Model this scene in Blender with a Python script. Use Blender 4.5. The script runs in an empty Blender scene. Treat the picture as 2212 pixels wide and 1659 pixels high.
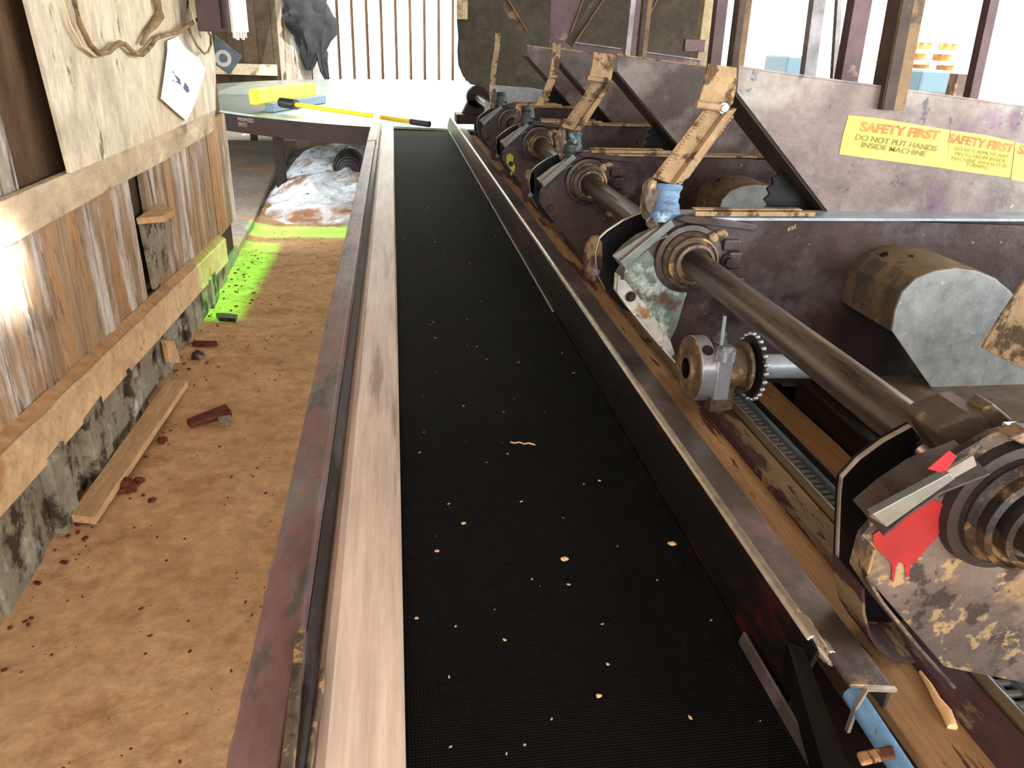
import bpy, bmesh, math, random
from mathutils import Vector, Matrix
random.seed(7)
S = bpy.context.scene
COL = S.collection
PI = math.pi
# ------------------------------------------------------------ camera
R_ = Vector((.9896, .0277, -.1423)); F_ = Vector((-.1410, .4126, -.8999)); U_ = Vector((.0338, .9106, .4122))
R_.normalize(); F_ = (F_ - R_*F_.dot(R_)).normalized(); U_ = R_.cross(F_); U_ = U_ if U_.y > 0 else -U_
EYE = Vector((0, 0, 1.62)); FPX = 1660.0
# rows of M: world axes (right, forward, up) written in camera space
cd = bpy.data.cameras.new('camera'); cam = bpy.data.objects.new('camera', cd); COL.objects.link(cam)
cd.sensor_width = 36; cd.lens = 36*FPX/2212; cd.clip_start = .02; cd.clip_end = 300
M3 = Matrix((R_, F_, U_))
cam.matrix_world = Matrix.Translation(EYE) @ M3.to_4x4()
S.camera = cam
def P(px, py, X=None, Y=None, Z=None):
    d = M3 @ Vector((px-1106, 829.5-py, -FPX))
    if Y is not None: t = Y/d.y
    elif X is not None: t = X/d.x
    else: t = (Z-EYE.z)/d.z
    return EYE + d*t
# ------------------------------------------------------------ light
S.view_settings.view_transform = 'Standard'; S.view_settings.look = 'None'
S.view_settings.gamma = 1; S.view_settings.exposure = 0.7; S.view_settings.use_curve_mapping = False
w = bpy.data.worlds.new('sky'); S.world = w; w.use_nodes = True
bg = w.node_tree.nodes['Background']; bg.inputs[0].default_value = (.93, .97, 1, 1); bg.inputs[1].default_value = 4.4
def lamp(name, kind, loc, direction, energy, color, **kw):
    d = bpy.data.lights.new(name, kind); o = bpy.data.objects.new(name, d); COL.objects.link(o)
    o.location = loc; o.rotation_euler = Vector(direction).to_track_quat('-Z', 'Y').to_euler()
    d.energy = energy; d.color = color
    for k, v in kw.items(): setattr(d, k, v)
    return o
lamp('sun', 'SUN', (0, 0, 9), (-.25, .62, -.8), 4.6, (1, .95, .88), angle=.01)
# daylight through the two green translucent roof sheets
lamp('skylight_beam', 'AREA', (-.25, 5.5, 3.22), (-.27, 0, -1), 2.6, (.12, 1, .04), shape='RECTANGLE', size=.30, size_y=1.9, spread=math.radians(2.5)).rotation_euler = (0, .2637, 0)
lamp('skylight_beam_across', 'AREA', (-.05, 6.85, 3.22), (0, 0, -1), 7.5, (.05, 1, .05), shape='RECTANGLE', size=2.4, size_y=.40, spread=math.radians(2.5))
# added fill lamp, standing for daylight from the open end behind the camera
lamp('rear_fill', 'AREA', (-.1, -1.6, 2.5), (0, .8, -.75), 30, (1, .90, .76), shape='RECTANGLE', size=3.0, size_y=1.6)
lamp('bay_fill', 'AREA', (-6.8, 9.6, 1.5), (1, .25, -.22), 75, (.78, .89, 1), shape='RECTANGLE', size=2.2, size_y=1.8)  # added lamp to brighten pile and slab; the bay has no door
lamp('sun_gap_beam', 'AREA', (2.2, -.9, 3.0), (-3.4, 3.33, -2.06), 1.5, (1, .97, .92), shape='RECTANGLE', size=.22, size_y=.18, spread=math.radians(3))
# ------------------------------------------------------------ materials
def c(r, g, b):
    f = lambda v: ((v/255+.055)/1.055)**2.4 if v > 10 else v/255/12.92
    return (f(r), f(g), f(b), 1)
def mat(name, base, second=None, scale=6, patches=(), rough=.6, metal=0, bump=.0, bscale=40, stretch=(1, 1, 1), island=0, spec=.5, rvar=0, mot=.28, mscale=16):
    m = bpy.data.materials.new(name); m.use_nodes = True; nt = m.node_tree; N = nt.nodes; L = nt.links
    b = N['Principled BSDF']; b.inputs['Roughness'].default_value = rough; b.inputs['Metallic'].default_value = metal
    b.inputs['Specular IOR Level'].default_value = spec
    tc = N.new('ShaderNodeTexCoord'); mp = N.new('ShaderNodeMapping'); mp.inputs['Scale'].default_value = stretch
    L.new(tc.outputs['Object'], mp.inputs['Vector'])
    def noise(sc, det=6, off=0, r=.6):
        n = N.new('ShaderNodeTexNoise'); n.inputs['Scale'].default_value = sc; n.inputs['Detail'].default_value = det; n.inputs['Roughness'].default_value = r
        if off:
            a = N.new('ShaderNodeVectorMath'); a.operation = 'ADD'; a.inputs[1].default_value = (off, off*.7, off*1.3)
            L.new(mp.outputs[0], a.inputs[0]); L.new(a.outputs[0], n.inputs['Vector'])
        else: L.new(mp.outputs[0], n.inputs['Vector'])
        return n.outputs['Fac']
    def ramp(src, lo, hi):
        r = N.new('ShaderNodeMapRange'); r.inputs['From Min'].default_value = lo; r.inputs['From Max'].default_value = hi; r.clamp = True
        L.new(src, r.inputs['Value']); return r.outputs[0]
    def mix(f, a, bb):
        x = N.new('ShaderNodeMix'); x.data_type = 'RGBA'; L.new(f, x.inputs[0])
        if isinstance(a, tuple): x.inputs[6].default_value = a
        else: L.new(a, x.inputs[6])
        if isinstance(bb, tuple): x.inputs[7].default_value = bb
        else: L.new(bb, x.inputs[7])
        return x.outputs[2]
    col = base
    if second: col = mix(ramp(noise(scale), .36, .64), base, second)
    for k, (pc, ps, th, soft) in enumerate(patches):
        t_ = th-.035; col = mix(ramp(noise(ps, 8, 3.1*(k+1), .65), t_-soft*.7, t_+soft*.7), col, pc)
    if second and mot:
        hs = N.new('ShaderNodeHueSaturation'); r = N.new('ShaderNodeMapRange'); r.inputs['From Min'].default_value = .3; r.inputs['From Max'].default_value = .7
        r.inputs['To Min'].default_value = 1-mot; r.inputs['To Max'].default_value = 1+mot
        L.new(noise(mscale, 10, 21, .72), r.inputs['Value']); L.new(r.outputs[0], hs.inputs['Value']); L.new(col, hs.inputs['Color']); col = hs.outputs[0]
    if island:
        g = N.new('ShaderNodeNewGeometry'); hs = N.new('ShaderNodeHueSaturation')
        r = N.new('ShaderNodeMapRange'); r.inputs['To Min'].default_value = 1-island; r.inputs['To Max'].default_value = 1+island
        L.new(g.outputs['Random Per Island'], r.inputs['Value']); L.new(r.outputs[0], hs.inputs['Value'])
        if isinstance(col, tuple): hs.inputs['Color'].default_value = col
        else: L.new(col, hs.inputs['Color'])
        col = hs.outputs[0]
    if isinstance(col, tuple): b.inputs['Base Color'].default_value = col
    else: L.new(col, b.inputs['Base Color'])
    if rvar:
        r = N.new('ShaderNodeMapRange'); r.inputs['To Min'].default_value = rough-rvar; r.inputs['To Max'].default_value = rough+rvar
        L.new(noise(14, 5, 9), r.inputs['Value']); L.new(r.outputs[0], b.inputs['Roughness'])
    if bump:
        bp = N.new('ShaderNodeBump'); bp.inputs['Strength'].default_value = min(1, bump); bp.inputs['Distance'].default_value = .01
        L.new(noise(bscale, 6, 5), bp.inputs['Height']); L.new(bp.outputs[0], b.inputs['Normal'])
    return m
TAN = c(176, 128, 84); TAN2 = c(198, 156, 108); MAR = c(74, 46, 50); GRY = c(112, 104, 100); DK = c(40, 34, 32)
M = {}
M['floor'] = mat('sawdust_floor', c(192, 150, 108), c(204, 162, 120), 2.2, [(c(176, 132, 92), 5, .62, .10), (c(132, 94, 66), 46, .71, .03), (c(198, 162, 126), 90, .70, .04)], .95, bump=.5, bscale=26, spec=.1)
M['ground'] = mat('outdoor_ground', c(205, 195, 180), c(190, 178, 160), 1.5, (), .95, spec=.1)
M['boards'] = mat('weathered_boards', c(176, 148, 116), c(146, 122, 98), 1.6, [(c(206, 198, 190), 1.3, .58, .08), (c(182, 138, 94), 1.1, .60, .08), (c(92, 78, 64), 2.6, .66, .07), (c(120, 108, 96), 9, .66, .05)], .85, bump=.5, bscale=12, stretch=(4, 4, .7), island=.20, spec=.2)
M['boards_up'] = mat('grey_boards', c(150, 132, 112), c(176, 164, 148), 1.6, [(c(214, 208, 204), 1.5, .58, .08), (c(88, 74, 62), 3, .64, .06)], .85, bump=.5, bscale=12, stretch=(4, 4, .6), island=.18, spec=.2)
M['ply'] = mat('plywood', c(232, 220, 196), c(216, 202, 176), 3, [(c(178, 160, 136), 2.6, .60, .12), (c(120, 106, 88), 8, .70, .04), (c(222, 202, 170), 2, .6, .1)], .85, bump=.3, bscale=12, stretch=(1, 1, .5), spec=.2)
M['rail'] = mat('timber_rail', c(206, 184, 152), c(184, 162, 130), 3, [(c(120, 106, 88), 5, .62, .08), (c(224, 206, 176), 3, .62, .08)], .85, bump=.5, bscale=20, stretch=(1, .5, 1), spec=.2)
M['beam'] = mat('timber_beam', c(230, 196, 152), c(216, 182, 138), 3, [(c(150, 124, 94), 10, .70, .04), (c(190, 134, 84), 2.0, .62, .08)], .85, bump=.4, bscale=20, spec=.2)
M['footing'] = mat('rough_footing', c(134, 124, 106), c(156, 146, 126), 5, [(c(70, 58, 46), 7, .58, .06), (c(190, 184, 170), 4, .66, .06)], .9, bump=1, bscale=18, spec=.15)
M['darkwood'] = mat('dark_wood', c(62, 50, 38), c(80, 66, 50), 3, (), .9, bump=.3, bscale=20, island=.15, spec=.15)
M['recess'] = mat('recess_board', c(104, 80, 58), c(70, 52, 38), 2, (), .9, stretch=(3, 3, .6), spec=.15)
M['plank'] = mat('new_plank', c(204, 164, 120), c(190, 150, 108), 4, (), .85, bump=.2, bscale=30, stretch=(4, .6, 4), spec=.2)
M['clod'] = mat('red_clod', c(116, 66, 48), c(92, 50, 40), 30, (), .95, bump=1, bscale=50, spec=.1)
M['redpaint'] = mat('rail_maroon_paint', c(140, 112, 108), c(120, 84, 84), 7, [(c(122, 116, 112), 6, .52, .05), (c(86, 82, 78), 14, .62, .06)], .42, metal=.25, bump=.15, bscale=60, stretch=(1, .4, 1), mot=.42, mscale=9)
M['groove'] = mat('rail_groove', c(104, 100, 98), c(82, 80, 80), 8, [(c(58, 52, 50), 8, .58, .05)], .4, metal=.4, stretch=(2, .2, 1))
M['pale'] = mat('worn_slide_strip', c(212, 188, 170), c(200, 176, 158), 3, [(c(150, 128, 108), 5, .66, .06), (c(118, 96, 78), 9, .72, .03)], .45, bump=.08, bscale=60, stretch=(3, .18, 1), spec=.5, rvar=.08)
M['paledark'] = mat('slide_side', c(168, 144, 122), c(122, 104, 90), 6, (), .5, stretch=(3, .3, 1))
M['guard'] = mat('guard_black', c(15, 13, 12), c(22, 18, 17), 5, [(c(84, 22, 28), 2.6, .55, .05)], .38, metal=.3, bump=.15, bscale=60, stretch=(1, .35, 1))
M['guardtop'] = mat('guard_flange_steel', c(104, 93, 86), c(84, 74, 68), 6, [(c(128, 104, 112), 2.2, .60, .05), (c(134, 62, 60), 4, .71, .04), (c(150, 122, 92), 10, .70, .05)], .36, metal=.55, bump=.1, bscale=90, rvar=.1, mot=.42, mscale=9)
M['lip'] = mat('worn_bright_edge', c(216, 204, 188), c(176, 160, 144), 20, (), .28, metal=.7, mot=.08)
M['pan'] = mat('sawdust_pan', c(160, 124, 86), c(140, 106, 72), 5, [(c(84, 52, 42), 5, .60, .015), (c(70, 46, 40), 22, .68, .02)], .9, bump=.4, bscale=50, stretch=(3, .35, 1), spec=.1)
M['rusty'] = mat('rusty_beam', c(132, 108, 78), c(106, 86, 62), 5, [(c(66, 40, 40), 4, .52, .015), (c(58, 40, 38), 30, .64, .02)], .75, bump=.4, bscale=50, stretch=(2.5, .5, 1), spec=.25)
M['olive'] = mat('olive_edge', c(98, 86, 58), c(84, 68, 52), 8, (), .6, stretch=(2, .3, 1))
M['black'] = mat('greasy_black', c(11, 10, 10), c(20, 18, 17), 8, (), .35, metal=.3)
M['dark'] = mat('dark_steel', c(52, 44, 42), c(36, 31, 30), 6, [(c(98, 78, 58), 12, .66, .05)], .5, metal=.4, bump=.1)
M['plate'] = mat('maroon_plate', c(74, 58, 54), c(54, 42, 39), 5, [(c(92, 88, 88), 3, .60, .09), (c(48, 36, 34), 4, .64, .05), (c(186, 158, 120), 34, .72, .02), (c(150, 120, 84), 6, .70, .03)], .42, metal=.35, bump=.12, bscale=50, rvar=.1, mot=.42, mscale=9)
M['platefront'] = mat('near_plate', c(98, 84, 76), c(80, 66, 60), 7, [(c(58, 48, 46), 9, .60, .06), (c(126, 104, 74), 9, .60, .03), (c(140, 116, 82), 34, .60, .03), (c(48, 36, 34), 22, .62, .03)], .55, metal=.2, bump=.2, bscale=50, mot=.42, mscale=9)
M['green'] = mat('green_lit_plate', c(128, 138, 130), c(86, 104, 92), 7, [(c(204, 212, 206), 8, .60, .06), (c(46, 116, 92), 6, .64, .06), (c(92, 66, 54), 8, .64, .05)], .45, metal=.3, bump=.2, mot=.42, mscale=9)  # bright green-white light on the plate put into the colour, over wear
M['litflange'] = mat('white_lit_worn_flange', c(186, 180, 168), c(214, 212, 206), 12, [(c(150, 112, 70), 10, .62, .05), (c(104, 78, 66), 16, .68, .04)], .45, metal=.3, mot=.42, mscale=9)  # bright light put into the white, with brown wear patches over it
M['strap'] = mat('dusty_strap', c(158, 134, 104), c(176, 148, 112), 12, [(c(92, 72, 52), 18, .58, .05)], .8, bump=.6, bscale=70, spec=.25)
M['galv'] = mat('galvanised', c(182, 190, 192), c(160, 168, 170), 30, [(c(208, 214, 216), 70, .68, .02), (c(96, 100, 104), 34, .72, .03)], .38, metal=.15, bump=.08, bscale=120)
M['rustcover'] = mat('rusty_cover', c(122, 104, 82), c(94, 78, 62), 8, [(c(76, 70, 66), 9, .60, .05), (c(176, 128, 78), 12, .66, .05)], .55, metal=.25, bump=.15)
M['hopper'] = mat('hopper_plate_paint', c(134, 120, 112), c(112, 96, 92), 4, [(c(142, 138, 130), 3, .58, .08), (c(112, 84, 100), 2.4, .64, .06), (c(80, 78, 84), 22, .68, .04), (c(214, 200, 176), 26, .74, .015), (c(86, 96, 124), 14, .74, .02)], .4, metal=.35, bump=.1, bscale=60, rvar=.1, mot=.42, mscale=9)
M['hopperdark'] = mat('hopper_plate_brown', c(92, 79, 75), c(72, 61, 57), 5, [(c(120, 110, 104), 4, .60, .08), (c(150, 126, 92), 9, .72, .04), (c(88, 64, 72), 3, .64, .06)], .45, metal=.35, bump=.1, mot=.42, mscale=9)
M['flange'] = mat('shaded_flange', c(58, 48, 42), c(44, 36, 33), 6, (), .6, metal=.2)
M['shaft'] = mat('shaft_steel', c(120, 110, 104), c(90, 82, 77), 5, [(c(70, 58, 52), 6, .62, .06)], .33, metal=.75, bump=.06, stretch=(3, .3, 3), rvar=.08)
M['ring'] = mat('dusty_bearing', c(84, 74, 68), c(108, 92, 74), 22, [(c(186, 150, 102), 30, .62, .05), (c(60, 50, 48), 20, .62, .05)], .5, metal=.35, bump=.3)
M['ringdark'] = mat('dark_greasy_bearing', c(52, 42, 36), c(78, 62, 46), 18, [(c(136, 104, 68), 22, .62, .05), (c(30, 26, 24), 16, .58, .05)], .5, metal=.3, bump=.3)
M['chrome'] = mat('bright_steel', c(196, 198, 206), c(176, 178, 188), 14, (), .28, metal=.7)
M['zinc'] = mat('zinc_tube', c(186, 200, 212), c(168, 182, 196), 10, (), .35, metal=.5)
M['grime'] = mat('grimy_cast', c(112, 88, 62), c(78, 62, 48), 26, [(c(150, 118, 78), 20, .60, .05)], .7, metal=.15, bump=.5)
M['barsteel'] = mat('grey_bar', c(128, 130, 128), c(112, 116, 112), 12, (), .4, metal=.5)
M['post'] = mat('brown_post', c(82, 66, 56), c(58, 46, 42), 6, [(c(132, 106, 76), 7, .62, .05)], .6, metal=.3, bump=.2)
M['posttan'] = mat('tan_post_face', c(146, 118, 84), c(116, 92, 68), 8, [(c(84, 70, 56), 9, .6, .05)], .7, bump=.3)
M['postpurple'] = mat('purple_post', c(104, 80, 82), c(90, 70, 72), 5, [(c(146, 126, 112), 6, .66, .06)], .5, metal=.3)
M['postpale'] = mat('pale_post', c(196, 180, 140), c(158, 140, 110), 5, (), .7)
M['postgrey'] = mat('grey_post', c(168, 162, 164), c(120, 116, 116), 5, (), .5, metal=.4)
M['sheet'] = mat('grey_screen_sheet', c(76, 72, 62), c(62, 58, 50), 2.5, [(c(56, 52, 46), 3, .62, .08)], .8, bump=.15, spec=.2)
M['white'] = mat('white_paper', c(246, 246, 244), rough=.8)
M['ink'] = mat('navy_ink', c(84, 92, 140), rough=.8)
M['card'] = mat('slate_card', c(108, 126, 138), c(122, 140, 150), 20, (), .45)
M['hose'] = mat('dusty_hose', c(168, 136, 96), c(128, 102, 74), 14, [(c(88, 70, 52), 14, .62, .05)], .8, bump=.4)
M['cord'] = mat('pale_cord', c(220, 196, 158), rough=.8)
M['box'] = mat('purple_box', c(86, 60, 60), c(74, 50, 52), 6, (), .5)
M['boxwhite'] = mat('box_white_side', c(240, 234, 226), rough=.6)
M['table'] = mat('table_zinc_top', c(176, 184, 178), c(196, 206, 196), 2.2, [(c(160, 186, 140), 1.1, .62, .1)], .32, metal=.75, rvar=.1)  # green patches stand for light falling through the green roof sheets
M['rim'] = mat('table_rim_maroon', c(46, 28, 22), c(38, 24, 20), 4, (), .5, spec=.2)
M['yellow'] = mat('yellow_plastic', c(240, 216, 20), rough=.5)
M['yellow2'] = mat('yellow_handle', c(240, 200, 30), rough=.4)
M['bristle'] = mat('slate_brush_block', c(92, 114, 124), rough=.6)
M['blackplastic'] = mat('black_plastic', c(26, 28, 30), rough=.4)
M['pile'] = mat('daylit_sawdust_pile', c(248, 250, 255), c(232, 238, 246), 8, [(c(176, 134, 98), 3, .60, .08), (c(52, 46, 44), 16, .68, .03)], .95, bump=1, bscale=24, spec=.1)  # near-white blue base carries the cool daylight on the sawdust
M['slab'] = mat('concrete_slab', c(150, 140, 128), c(132, 120, 106), 2, [(c(176, 134, 96), 1.6, .62, .1)], .75, bump=.2, spec=.3)
M['jacket'] = mat('charcoal_cloth', c(30, 31, 33), c(18, 19, 20), 10, (), .8, bump=.5, bscale=20)
M['backboards'] = mat('sunlit_white_boards', c(226, 218, 206), c(236, 230, 222), 2, [(c(150, 120, 100), 5, .70, .04), (c(150, 200, 180), 3, .74, .02)], .85, stretch=(3, 3, .7), island=.05)  # white of strong sunlight built into the board colour
M['redspray'] = mat('red_spray_paint', c(138, 14, 22), c(152, 20, 28), 14, (), .5)
M['yelspray'] = mat('yellow_green_spray', c(176, 188, 30), c(150, 160, 40), 14, (), .5)
M['sticker'] = mat('yellow_sticker', c(246, 224, 84), c(250, 232, 110), 5, [(c(238, 186, 84), 7, .62, .06)], .5)
M['redink'] = mat('faded_red_ink', c(226, 106, 62), c(232, 140, 80), 20, (), .6)
M['darkink'] = mat('faded_dark_ink', c(116, 112, 66), c(140, 132, 70), 20, (), .6)
M['bluepipe'] = mat('chipped_blue_pipe', c(112, 150, 184), c(98, 136, 172), 20, [(c(54, 44, 46), 30, .66, .03)], .5)
M['bluetape'] = mat('blue_plastic_wrap', c(112, 146, 180), c(66, 92, 124), 9, [(c(176, 204, 226), 12, .62, .05)], .18, bump=.6, bscale=40)
M['greentape'] = mat('dark_green_wrap', c(52, 70, 68), c(36, 46, 46), 16, [(c(140, 162, 160), 22, .68, .04)], .25, bump=.6, bscale=40)
M['browntape'] = mat('brown_rubber_cap', c(92, 78, 64), c(66, 56, 48), 7, [(c(130, 112, 80), 10, .66, .06)], .55, bump=.3)
M['chip'] = mat('wood_chip', c(226, 176, 126), c(206, 164, 110), 60, (), .9)
M['hvac'] = mat('pale_blue_box', c(66, 88, 100), rough=.5)
M['pallet'] = mat('pallet_wood', c(226, 196, 150), c(206, 170, 120), 6, (), .85)
M['redrail'] = mat('dull_red_rail', c(140, 60, 66), c(120, 56, 62), 8, (), .5)
M['rubber'] = mat('motor_black', c(30, 30, 36), c(44, 42, 48), 20, (), .5)
M['skysheet'] = mat('green_translucent_sheet', c(120, 220, 70), rough=.5)
M['roof'] = mat('roof_sheet', c(120, 104, 88), c(104, 88, 74), 3, (), .8)
def dirty_edge(m):
    nt = m.node_tree; N = nt.nodes; L = nt.links; b = N['Principled BSDF']; src = b.inputs['Base Color'].links[0].from_socket
    tc = N.new('ShaderNodeTexCoord'); sp = N.new('ShaderNodeSeparateXYZ'); L.new(tc.outputs['Object'], sp.inputs[0])
    n = N.new('ShaderNodeTexNoise'); n.inputs['Scale'].default_value = 4; n.inputs['Detail'].default_value = 8; L.new(tc.outputs['Object'], n.inputs['Vector'])
    a = N.new('ShaderNodeMath'); a.operation = 'MULTIPLY_ADD'; a.inputs[1].default_value = 3.0; L.new(n.outputs['Fac'], a.inputs[0]); L.new(sp.outputs[1], a.inputs[2])
    r = N.new('ShaderNodeMapRange'); r.inputs['From Min'].default_value = 8.35; r.inputs['From Max'].default_value = 9.1; L.new(a.outputs[0], r.inputs['Value'])
    x = N.new('ShaderNodeMix'); x.data_type = 'RGBA'; L.new(r.outputs[0], x.inputs[0]); x.inputs[6].default_value = c(160, 116, 84); L.new(src, x.inputs[7]); L.new(x.outputs[2], b.inputs['Base Color'])
dirty_edge(M['pile'])
# belt: woven rubber
def belt_mat():
    m = mat('woven_rubber_belt', c(14, 12, 11), c(10, 9, 8), 3, [(c(22, 11, 13), 2.2, .62, .08)], .75, spec=.07)
    nt = m.node_tree; N = nt.nodes; L = nt.links; b = N['Principled BSDF']
    tc = N.new('ShaderNodeTexCoord'); sp = N.new('ShaderNodeSeparateXYZ'); L.new(tc.outputs['Object'], sp.inputs[0])
    outs = []
    for ax, per in ((0, .0042), (1, .0042)):
        a = N.new('ShaderNodeMath'); a.operation = 'MULTIPLY'; a.inputs[1].default_value = 2*PI/per; L.new(sp.outputs[ax], a.inputs[0])
        s = N.new('ShaderNodeMath'); s.operation = 'SINE'; L.new(a.outputs[0], s.inputs[0]); outs.append(s.outputs[0])
    mm = N.new('ShaderNodeMath'); mm.operation = 'ADD'; L.new(outs[0], mm.inputs[0]); L.new(outs[1], mm.inputs[1])
    bp = N.new('ShaderNodeBump'); bp.inputs['Strength'].default_value = .8; bp.inputs['Distance'].default_value = .0012
    L.new(mm.outputs[0], bp.inputs['Height']); L.new(bp.outputs[0], b.inputs['Normal'])
    mr = N.new('ShaderNodeMapRange'); mr.inputs['From Min'].default_value = -2; mr.inputs['From Max'].default_value = 2
    mr.inputs['To Min'].default_value = .35; mr.inputs['To Max'].default_value = 1.9
    L.new(mm.outputs[0], mr.inputs['Value'])
    src = b.inputs['Base Color'].links[0].from_socket
    hs = N.new('ShaderNodeHueSaturation'); L.new(src, hs.inputs['Color']); L.new(mr.outputs[0], hs.inputs['Value']); L.new(hs.outputs[0], b.inputs['Base Color'])
    return m
M['belt'] = belt_mat()
# ------------------------------------------------------------ mesh helpers
V = Vector
class MB:
    def __init__(s): s.b = bmesh.new()
    def box(s, c0, size, rot=None):
        m = Matrix.Translation(c0) @ (rot.to_4x4() if rot else Matrix.Identity(4)) @ Matrix.Diagonal((*size, 1))
        bmesh.ops.create_cube(s.b, size=1, matrix=m); return s
    def bb(s, x0, x1, y0, y1, z0, z1): return s.box(V(((x0+x1)/2, (y0+y1)/2, (z0+z1)/2)), (abs(x1-x0), abs(y1-y0), abs(z1-z0)))
    def prism(s, pts, ext):
        a = [s.b.verts.new(V(p)) for p in pts]; e = V(ext); d = [s.b.verts.new(V(p)+e) for p in pts]; n = len(a)
        s.b.faces.new(a); s.b.faces.new(d[::-1])
        for i in range(n): s.b.faces.new((a[i], d[i], d[(i+1) % n], a[(i+1) % n]))
        return s
    def cyl(s, a, b_, r, seg=20, r2=None):
        a = V(a); b_ = V(b_); d = b_-a
        q = d.to_track_quat('Z', 'Y').to_matrix().to_4x4()
        bmesh.ops.create_cone(s.b, cap_ends=True, segments=seg, radius1=r, radius2=r if r2 is None else r2, depth=d.length, matrix=Matrix.Translation((a+b_)/2) @ q)
        return s
    def lathe(s, o, axis, prof, seg=32):
        o = V(o); ax = V(axis).normalized(); q = ax.to_track_quat('Z', 'Y').to_matrix(); rings = []
        for r, h in prof:
            rings.append([s.b.verts.new(o + q @ V((r*math.cos(2*PI*i/seg), r*math.sin(2*PI*i/seg), h))) for i in range(seg)])
        for k in range(len(rings)-1):
            for i in range(seg): s.b.faces.new((rings[k][i], rings[k][(i+1) % seg], rings[k+1][(i+1) % seg], rings[k+1][i]))
        return s
    def tube(s, pts, r, seg=10, caps=True):
        pts = [V(p) for p in pts]; rs = r if isinstance(r, (list, tuple)) else [r]*len(pts); rings = []; up = V((0, 0, 1))
        for i, p in enumerate(pts):
            t = (pts[min(i+1, len(pts)-1)]-pts[max(i-1, 0)]).normalized()
            x = t.cross(up if abs(t.dot(up)) < .95 else V((1, 0, 0))).normalized(); y = t.cross(x)
            if rings and x.dot(px_) < 0: x = -x; y = -y
            px_ = x
            rings.append([s.b.verts.new(p + (x*math.cos(2*PI*k/seg)+y*math.sin(2*PI*k/seg))*rs[i]) for k in range(seg)])
        for a, d in zip(rings, rings[1:]):
            for k in range(seg): s.b.faces.new((a[k], a[(k+1) % seg], d[(k+1) % seg], d[k]))
        if caps: s.b.faces.new(rings[0][::-1]); s.b.faces.new(rings[-1])
        return s
    def strip(s, pts, width, thick):     # bent sheet: profile points, width vector, thickness
        pts = [V(p) for p in pts]; w = V(width); n = len(pts); o = []
        for i, p in enumerate(pts):
            t = (pts[min(i+1, n-1)]-pts[max(i-1, 0)]).normalized(); nn = t.cross(w).normalized()*thick
            o.append([s.b.verts.new(v) for v in (p, p+w, p+w+nn, p+nn)])
        for a, d in zip(o, o[1:]):
            for k in range(4): s.b.faces.new((a[k], a[(k+1) % 4], d[(k+1) % 4], d[k]))
        s.b.faces.new(o[0][::-1]); s.b.faces.new(o[-1]); return s
    def blob(s, c0, size, amp=.2, sub=3, seed=0, freq=3):
        from mathutils import noise
        r = bmesh.ops.create_icosphere(s.b, subdivisions=sub, radius=1)
        for v in r['verts']:
            k = 1+amp*noise.noise(v.co*freq+V((seed, seed*2, 0)))+amp*.5*noise.noise(v.co*freq*2.3+V((seed, 5, 0)))
            v.co = V(c0)+V((v.co.x*size[0]*k, v.co.y*size[1]*k, v.co.z*size[2]*k))
        return s
    def build(s, name, m, parent=None, bevel=0, smooth=None, label=None):
        bmesh.ops.recalc_face_normals(s.b, faces=s.b.faces)
        me = bpy.data.meshes.new(name); s.b.to_mesh(me); s.b.free()
        o = bpy.data.objects.new(name, me); COL.objects.link(o); me.materials.append(m)
        if parent:
            o.parent = parent
            root = parent; off = V((0, 0, 0))
            if parent.type == 'EMPTY': off = parent.location
            o.matrix_parent_inverse = Matrix.Translation(-off)
        if label: o['label'] = label
        if bevel:
            md = o.modifiers.new('bevel', 'BEVEL'); md.width = bevel; md.segments = 2; md.limit_method = 'ANGLE'; md.angle_limit = .6
        if smooth:
            for p in me.polygons: p.use_smooth = True
            me.set_sharp_from_angle(angle=smooth)
        return o
def tag(o, label, cat, group=None, kind=None):
    if label: o['label'] = label
    if cat: o['category'] = cat
    if group: o['group'] = group
    if kind: o['kind'] = kind
    return o
def thing(name, loc, label, cat, group=None):
    o = bpy.data.objects.new(name, None); COL.objects.link(o); o.location = loc; o.empty_display_size = .05
    return tag(o, label, cat, group)
def struct(o): o['kind'] = 'structure'; return o
def sh(p, dy): return V((p.x, p.y+dy, p.z))
from mathutils import noise as NZ

# ============================================================ SETTING
# floor with gentle sawdust relief
mb = MB(); b = mb.b
nx, ny = 60, 150; x0, x1, y0, y1 = -1.27, 4.5, -4, 16.0
grid = [[b.verts.new((x0+(x1-x0)*i/nx, y0+(y1-y0)*j/ny, 0)) for i in range(nx+1)] for j in range(ny+1)]
for row in grid:
    for v in row:
        v.co.z = .018*NZ.noise(v.co*1.3)+.008*NZ.noise(v.co*5)
        if v.co.x < -1.0: v.co.z += .03*((-1.0-v.co.x)/.27)**2*(1+NZ.noise(v.co*4))
for j in range(ny):
    for i in range(nx): b.faces.new((grid[j][i], grid[j][i+1], grid[j+1][i+1], grid[j+1][i]))
struct(mb.build('floor', M['floor'], smooth=3))
struct(MB().bb(-14, 40, -12, 45, -.30, -.06).build('trim_9', M['ground']))
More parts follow.
